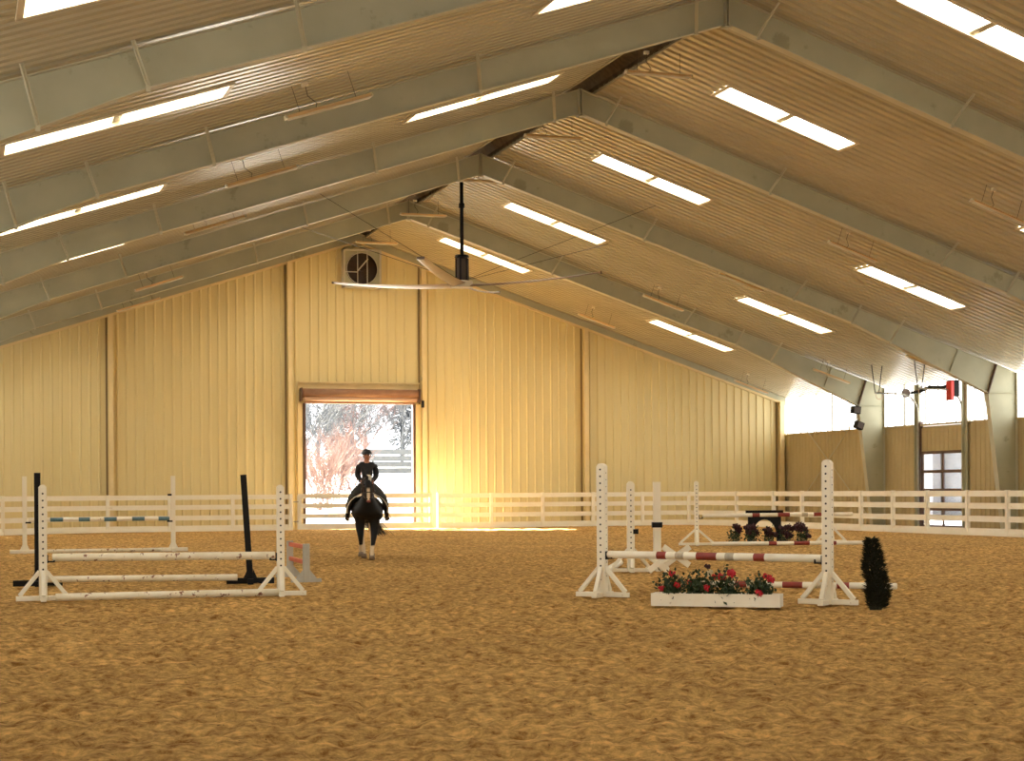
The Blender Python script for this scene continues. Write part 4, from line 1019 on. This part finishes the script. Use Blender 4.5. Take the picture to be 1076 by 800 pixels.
# ------------------------------------------------------------------ outside the doorway
def build_outside():
    mb = MB(); nx, ny = 40, 40; vs = []
    for j in range(ny+1):
        y = YE+.25+j*2.4
        for i in range(nx+1):
            x = -30+i*1.9; s = max(0, min(1, (y-76)/34.0)); z = -.06 + 3.4*s*s*(3-2*s) + max(0, y-110)*.05 + .12*noise.noise(Vector((x*.4,y*.4,0)))*min(1, max(0, (y-72)/4))
            vs.append((x,y,z))
    mb.add(vs, [(j*(nx+1)+i, j*(nx+1)+i+1, (j+1)*(nx+1)+i+1, (j+1)*(nx+1)+i) for j in range(ny) for i in range(nx)])
    o = mb.build('ground', M['snow'], smooth=True); tag(o, 'bright snowy bank outside the doorway', kind='structure')
    mb = MB(); mb.add([(W+.2,20,-.06),(W+60,20,-.06),(W+60,YE+.2,-.06),(W+.2,YE+.2,-.06)], [(0,1,2,3)])
    o = mb.build('ground_side', M['snow']); tag(o, 'bright ground outside the right wall', kind='structure')
    gz = lambda y: (lambda s: -.06+3.4*s*s*(3-2*s))(max(0, min(1, (y-76)/34.0))) + max(0, y-110)*.05
    def twigs(mb, p, d, L, r, depth, n=3):
        q = p + d*L; m = p + d*L*.5 + rnd()*L*.05
        mb.tube([p, m, q], [r, r*.8, r*.55], 4, cap=False)
        if depth == 0: return
        for k in range(n):
            t = random.uniform(.35,1); s = p + (q-p)*t
            nd = (d + rnd()*.55 + Vector((0,0,.15))).normalized(); twigs(mb, s, nd, L*random.uniform(.45,.7), r*.6, depth-1, n)
    # red-twigged bushes left of view, grey beyond
    k = 0
    for (x, y, h, m, lab) in ((1.9,86,4.0,'twig_pink','pinkish bare bush outside, nearest the left door jamb'),(3.2,90,4.2,'twig_pink','pinkish bare bush outside, behind the rider\'s left in the doorway'),(4.9,93,4.2,'twig_pink','pale pink bare bush outside, left of the middle of the doorway'),
                              (7.3,104,6.5,'twig_grey','grey bare tree outside in the middle of the doorway'),(5.2,103,7.0,'twig_grey','grey bare tree outside left of the middle'),(11.4,106,6.5,'twig_grey','grey bare tree outside at the right of the doorway'),(9.4,108,7.5,'twig_pink','pinkish bare tree outside right of the middle'),(3.6,99,7,'twig_grey','grey bare tree outside at the far left of the doorway')):
        r = empty('bare_bush' if h < 5 else 'bare_tree', (x,y,gz(y)-.05), lab, 'bush' if h < 5 else 'tree', 'bare bushes and trees outside'); mb = MB()
        if h < 5:
            for j in range(34):
                a = random.uniform(0,2*PI); sp = random.uniform(.15,.75); twigs(mb, Vector((random.uniform(-.5,.5),random.uniform(-.5,.5),0)), Vector((math.cos(a)*sp, math.sin(a)*sp, 1)).normalized(), h*random.uniform(.45,.62), .022, 2, 4)
            mb.build('branches', M[m], r)
        else:
            mb.tube([(0,0,0),(.05,0,h*.3)], [.14,.1], 7); mb.build('trunk', M[m], r); mb = MB()
            for j in range(16):
                a = random.uniform(0,2*PI); twigs(mb, Vector((.04,0,h*random.uniform(.06,.32))), Vector((math.cos(a)*.7, math.sin(a)*.7, random.uniform(.5,1.3))).normalized(), h*random.uniform(.3,.42), .04, 3, 4)
            mb.build('branches', M[m], r)
    for i, (x, y, h) in enumerate(((10.2,120,9),(15.6,122,10),(7.4,121,9.5),(12.9,127,11.5),(18,125,10))):
        r = empty('conifer', (x,y,gz(y)-.1), ['blue grey conifer outside behind the bushes, middle','blue grey conifer outside at the right edge of the doorway','blue grey conifer outside at the left','tallest blue grey conifer outside, right of the middle','blue grey conifer outside, farthest right'][i], 'tree', 'conifers beyond the bank')
        MB().tube([(0,0,0),(0,0,h*.95)],[.2,.03],7).build('trunk', M['conifer'], r); mb = MB()
        for k in range(800):
            t = random.random()**.8; z = .6+(h-.7)*t; R = (1-t)*h*.2+.1; a = random.uniform(0,2*PI)
            leaf_quad(mb, Vector((0,0,z)), Vector((math.cos(a),math.sin(a),random.uniform(-.35,.1))), Vector((0,0,1)), R*random.uniform(.7,1.1), .22)
        mb.build('foliage', M['conifer'], r)
    r = empty('field_fence', (9.5,100,gz(100)), 'grey blue rail fence on the snowy bank outside', 'fence')
    for x in (-4,-1.5,1,3.5): MB().bar((x,0,0),(x,0,1.5),.12,.12,up=(0,1,0)).build('post', M['far_rail'], r)
    for z in (.2,.58,.96,1.34): MB().box((-.2,-.07,z),(7.8,.04,.34)).build('rail', M['far_rail'], r)
    # building seen through the side door panes
    r = empty('outbuilding', (33,60,0), 'pale building with pillars outside the right door', 'building')
    MB().box((1,10,2.2),(.3,64,4.6)).build('wall', M['outbuilding'], r)
    MB().box((-2.6,10,4.75), (7.4,65,.2)).build('shade_roof', M['outbuilding'], r)  # unseen roof slab added to keep the sun off the building wall
    for k in range(15): MB().box((.4,-18+k*4.0,2.1),(.5,.9,4.2)).build('pillar', M['far_pillar'], r)
build_outside()

# ------------------------------------------------------------------ light
w = bpy.data.worlds.new('World'); sc.world = w; w.use_nodes = True
bg = w.node_tree.nodes['Background']; bg.inputs[0].default_value = (.93,.96,1,1); bg.inputs[1].default_value = 1.5
sd = bpy.data.lights.new('sun', 'SUN'); so = bpy.data.objects.new('sun', sd); col.objects.link(so)
sd.energy = 34.0; sd.angle = math.radians(.8); sd.color = (1,.93,.80)
so.rotation_euler = Vector((6.0,-7.0,-5.2)).to_track_quat('-Z','Y').to_euler(); so.location = (-20,80,20)

# ------------------------------------------------------------------ camera
cd = bpy.data.cameras.new('camera'); cam = bpy.data.objects.new('camera', cd); col.objects.link(cam); sc.camera = cam
cd.sensor_width = 36; cd.sensor_fit = 'HORIZONTAL'; cd.lens = 1757.65/1076*36; cd.shift_y = 115.83/1076; cd.clip_end = 500
yaw, roll = .3204, .0064
rt = Vector((math.cos(yaw),-math.sin(yaw),0)); up = Vector((0,0,1)); fw = Vector((math.sin(yaw),math.cos(yaw),0))
r2 = rt*math.cos(roll) - up*math.sin(roll); u2 = up*math.cos(roll) + rt*math.sin(roll)
mw = Matrix((r2, u2, -fw)).transposed().to_4x4(); mw.translation = Vector((-16.21,0,1.55)); cam.matrix_world = mw
sc.view_settings.view_transform = 'Standard'; sc.view_settings.look = 'None'; sc.view_settings.gamma = 1; sc.view_settings.use_curve_mapping = False
sc.view_settings.exposure = 1.22
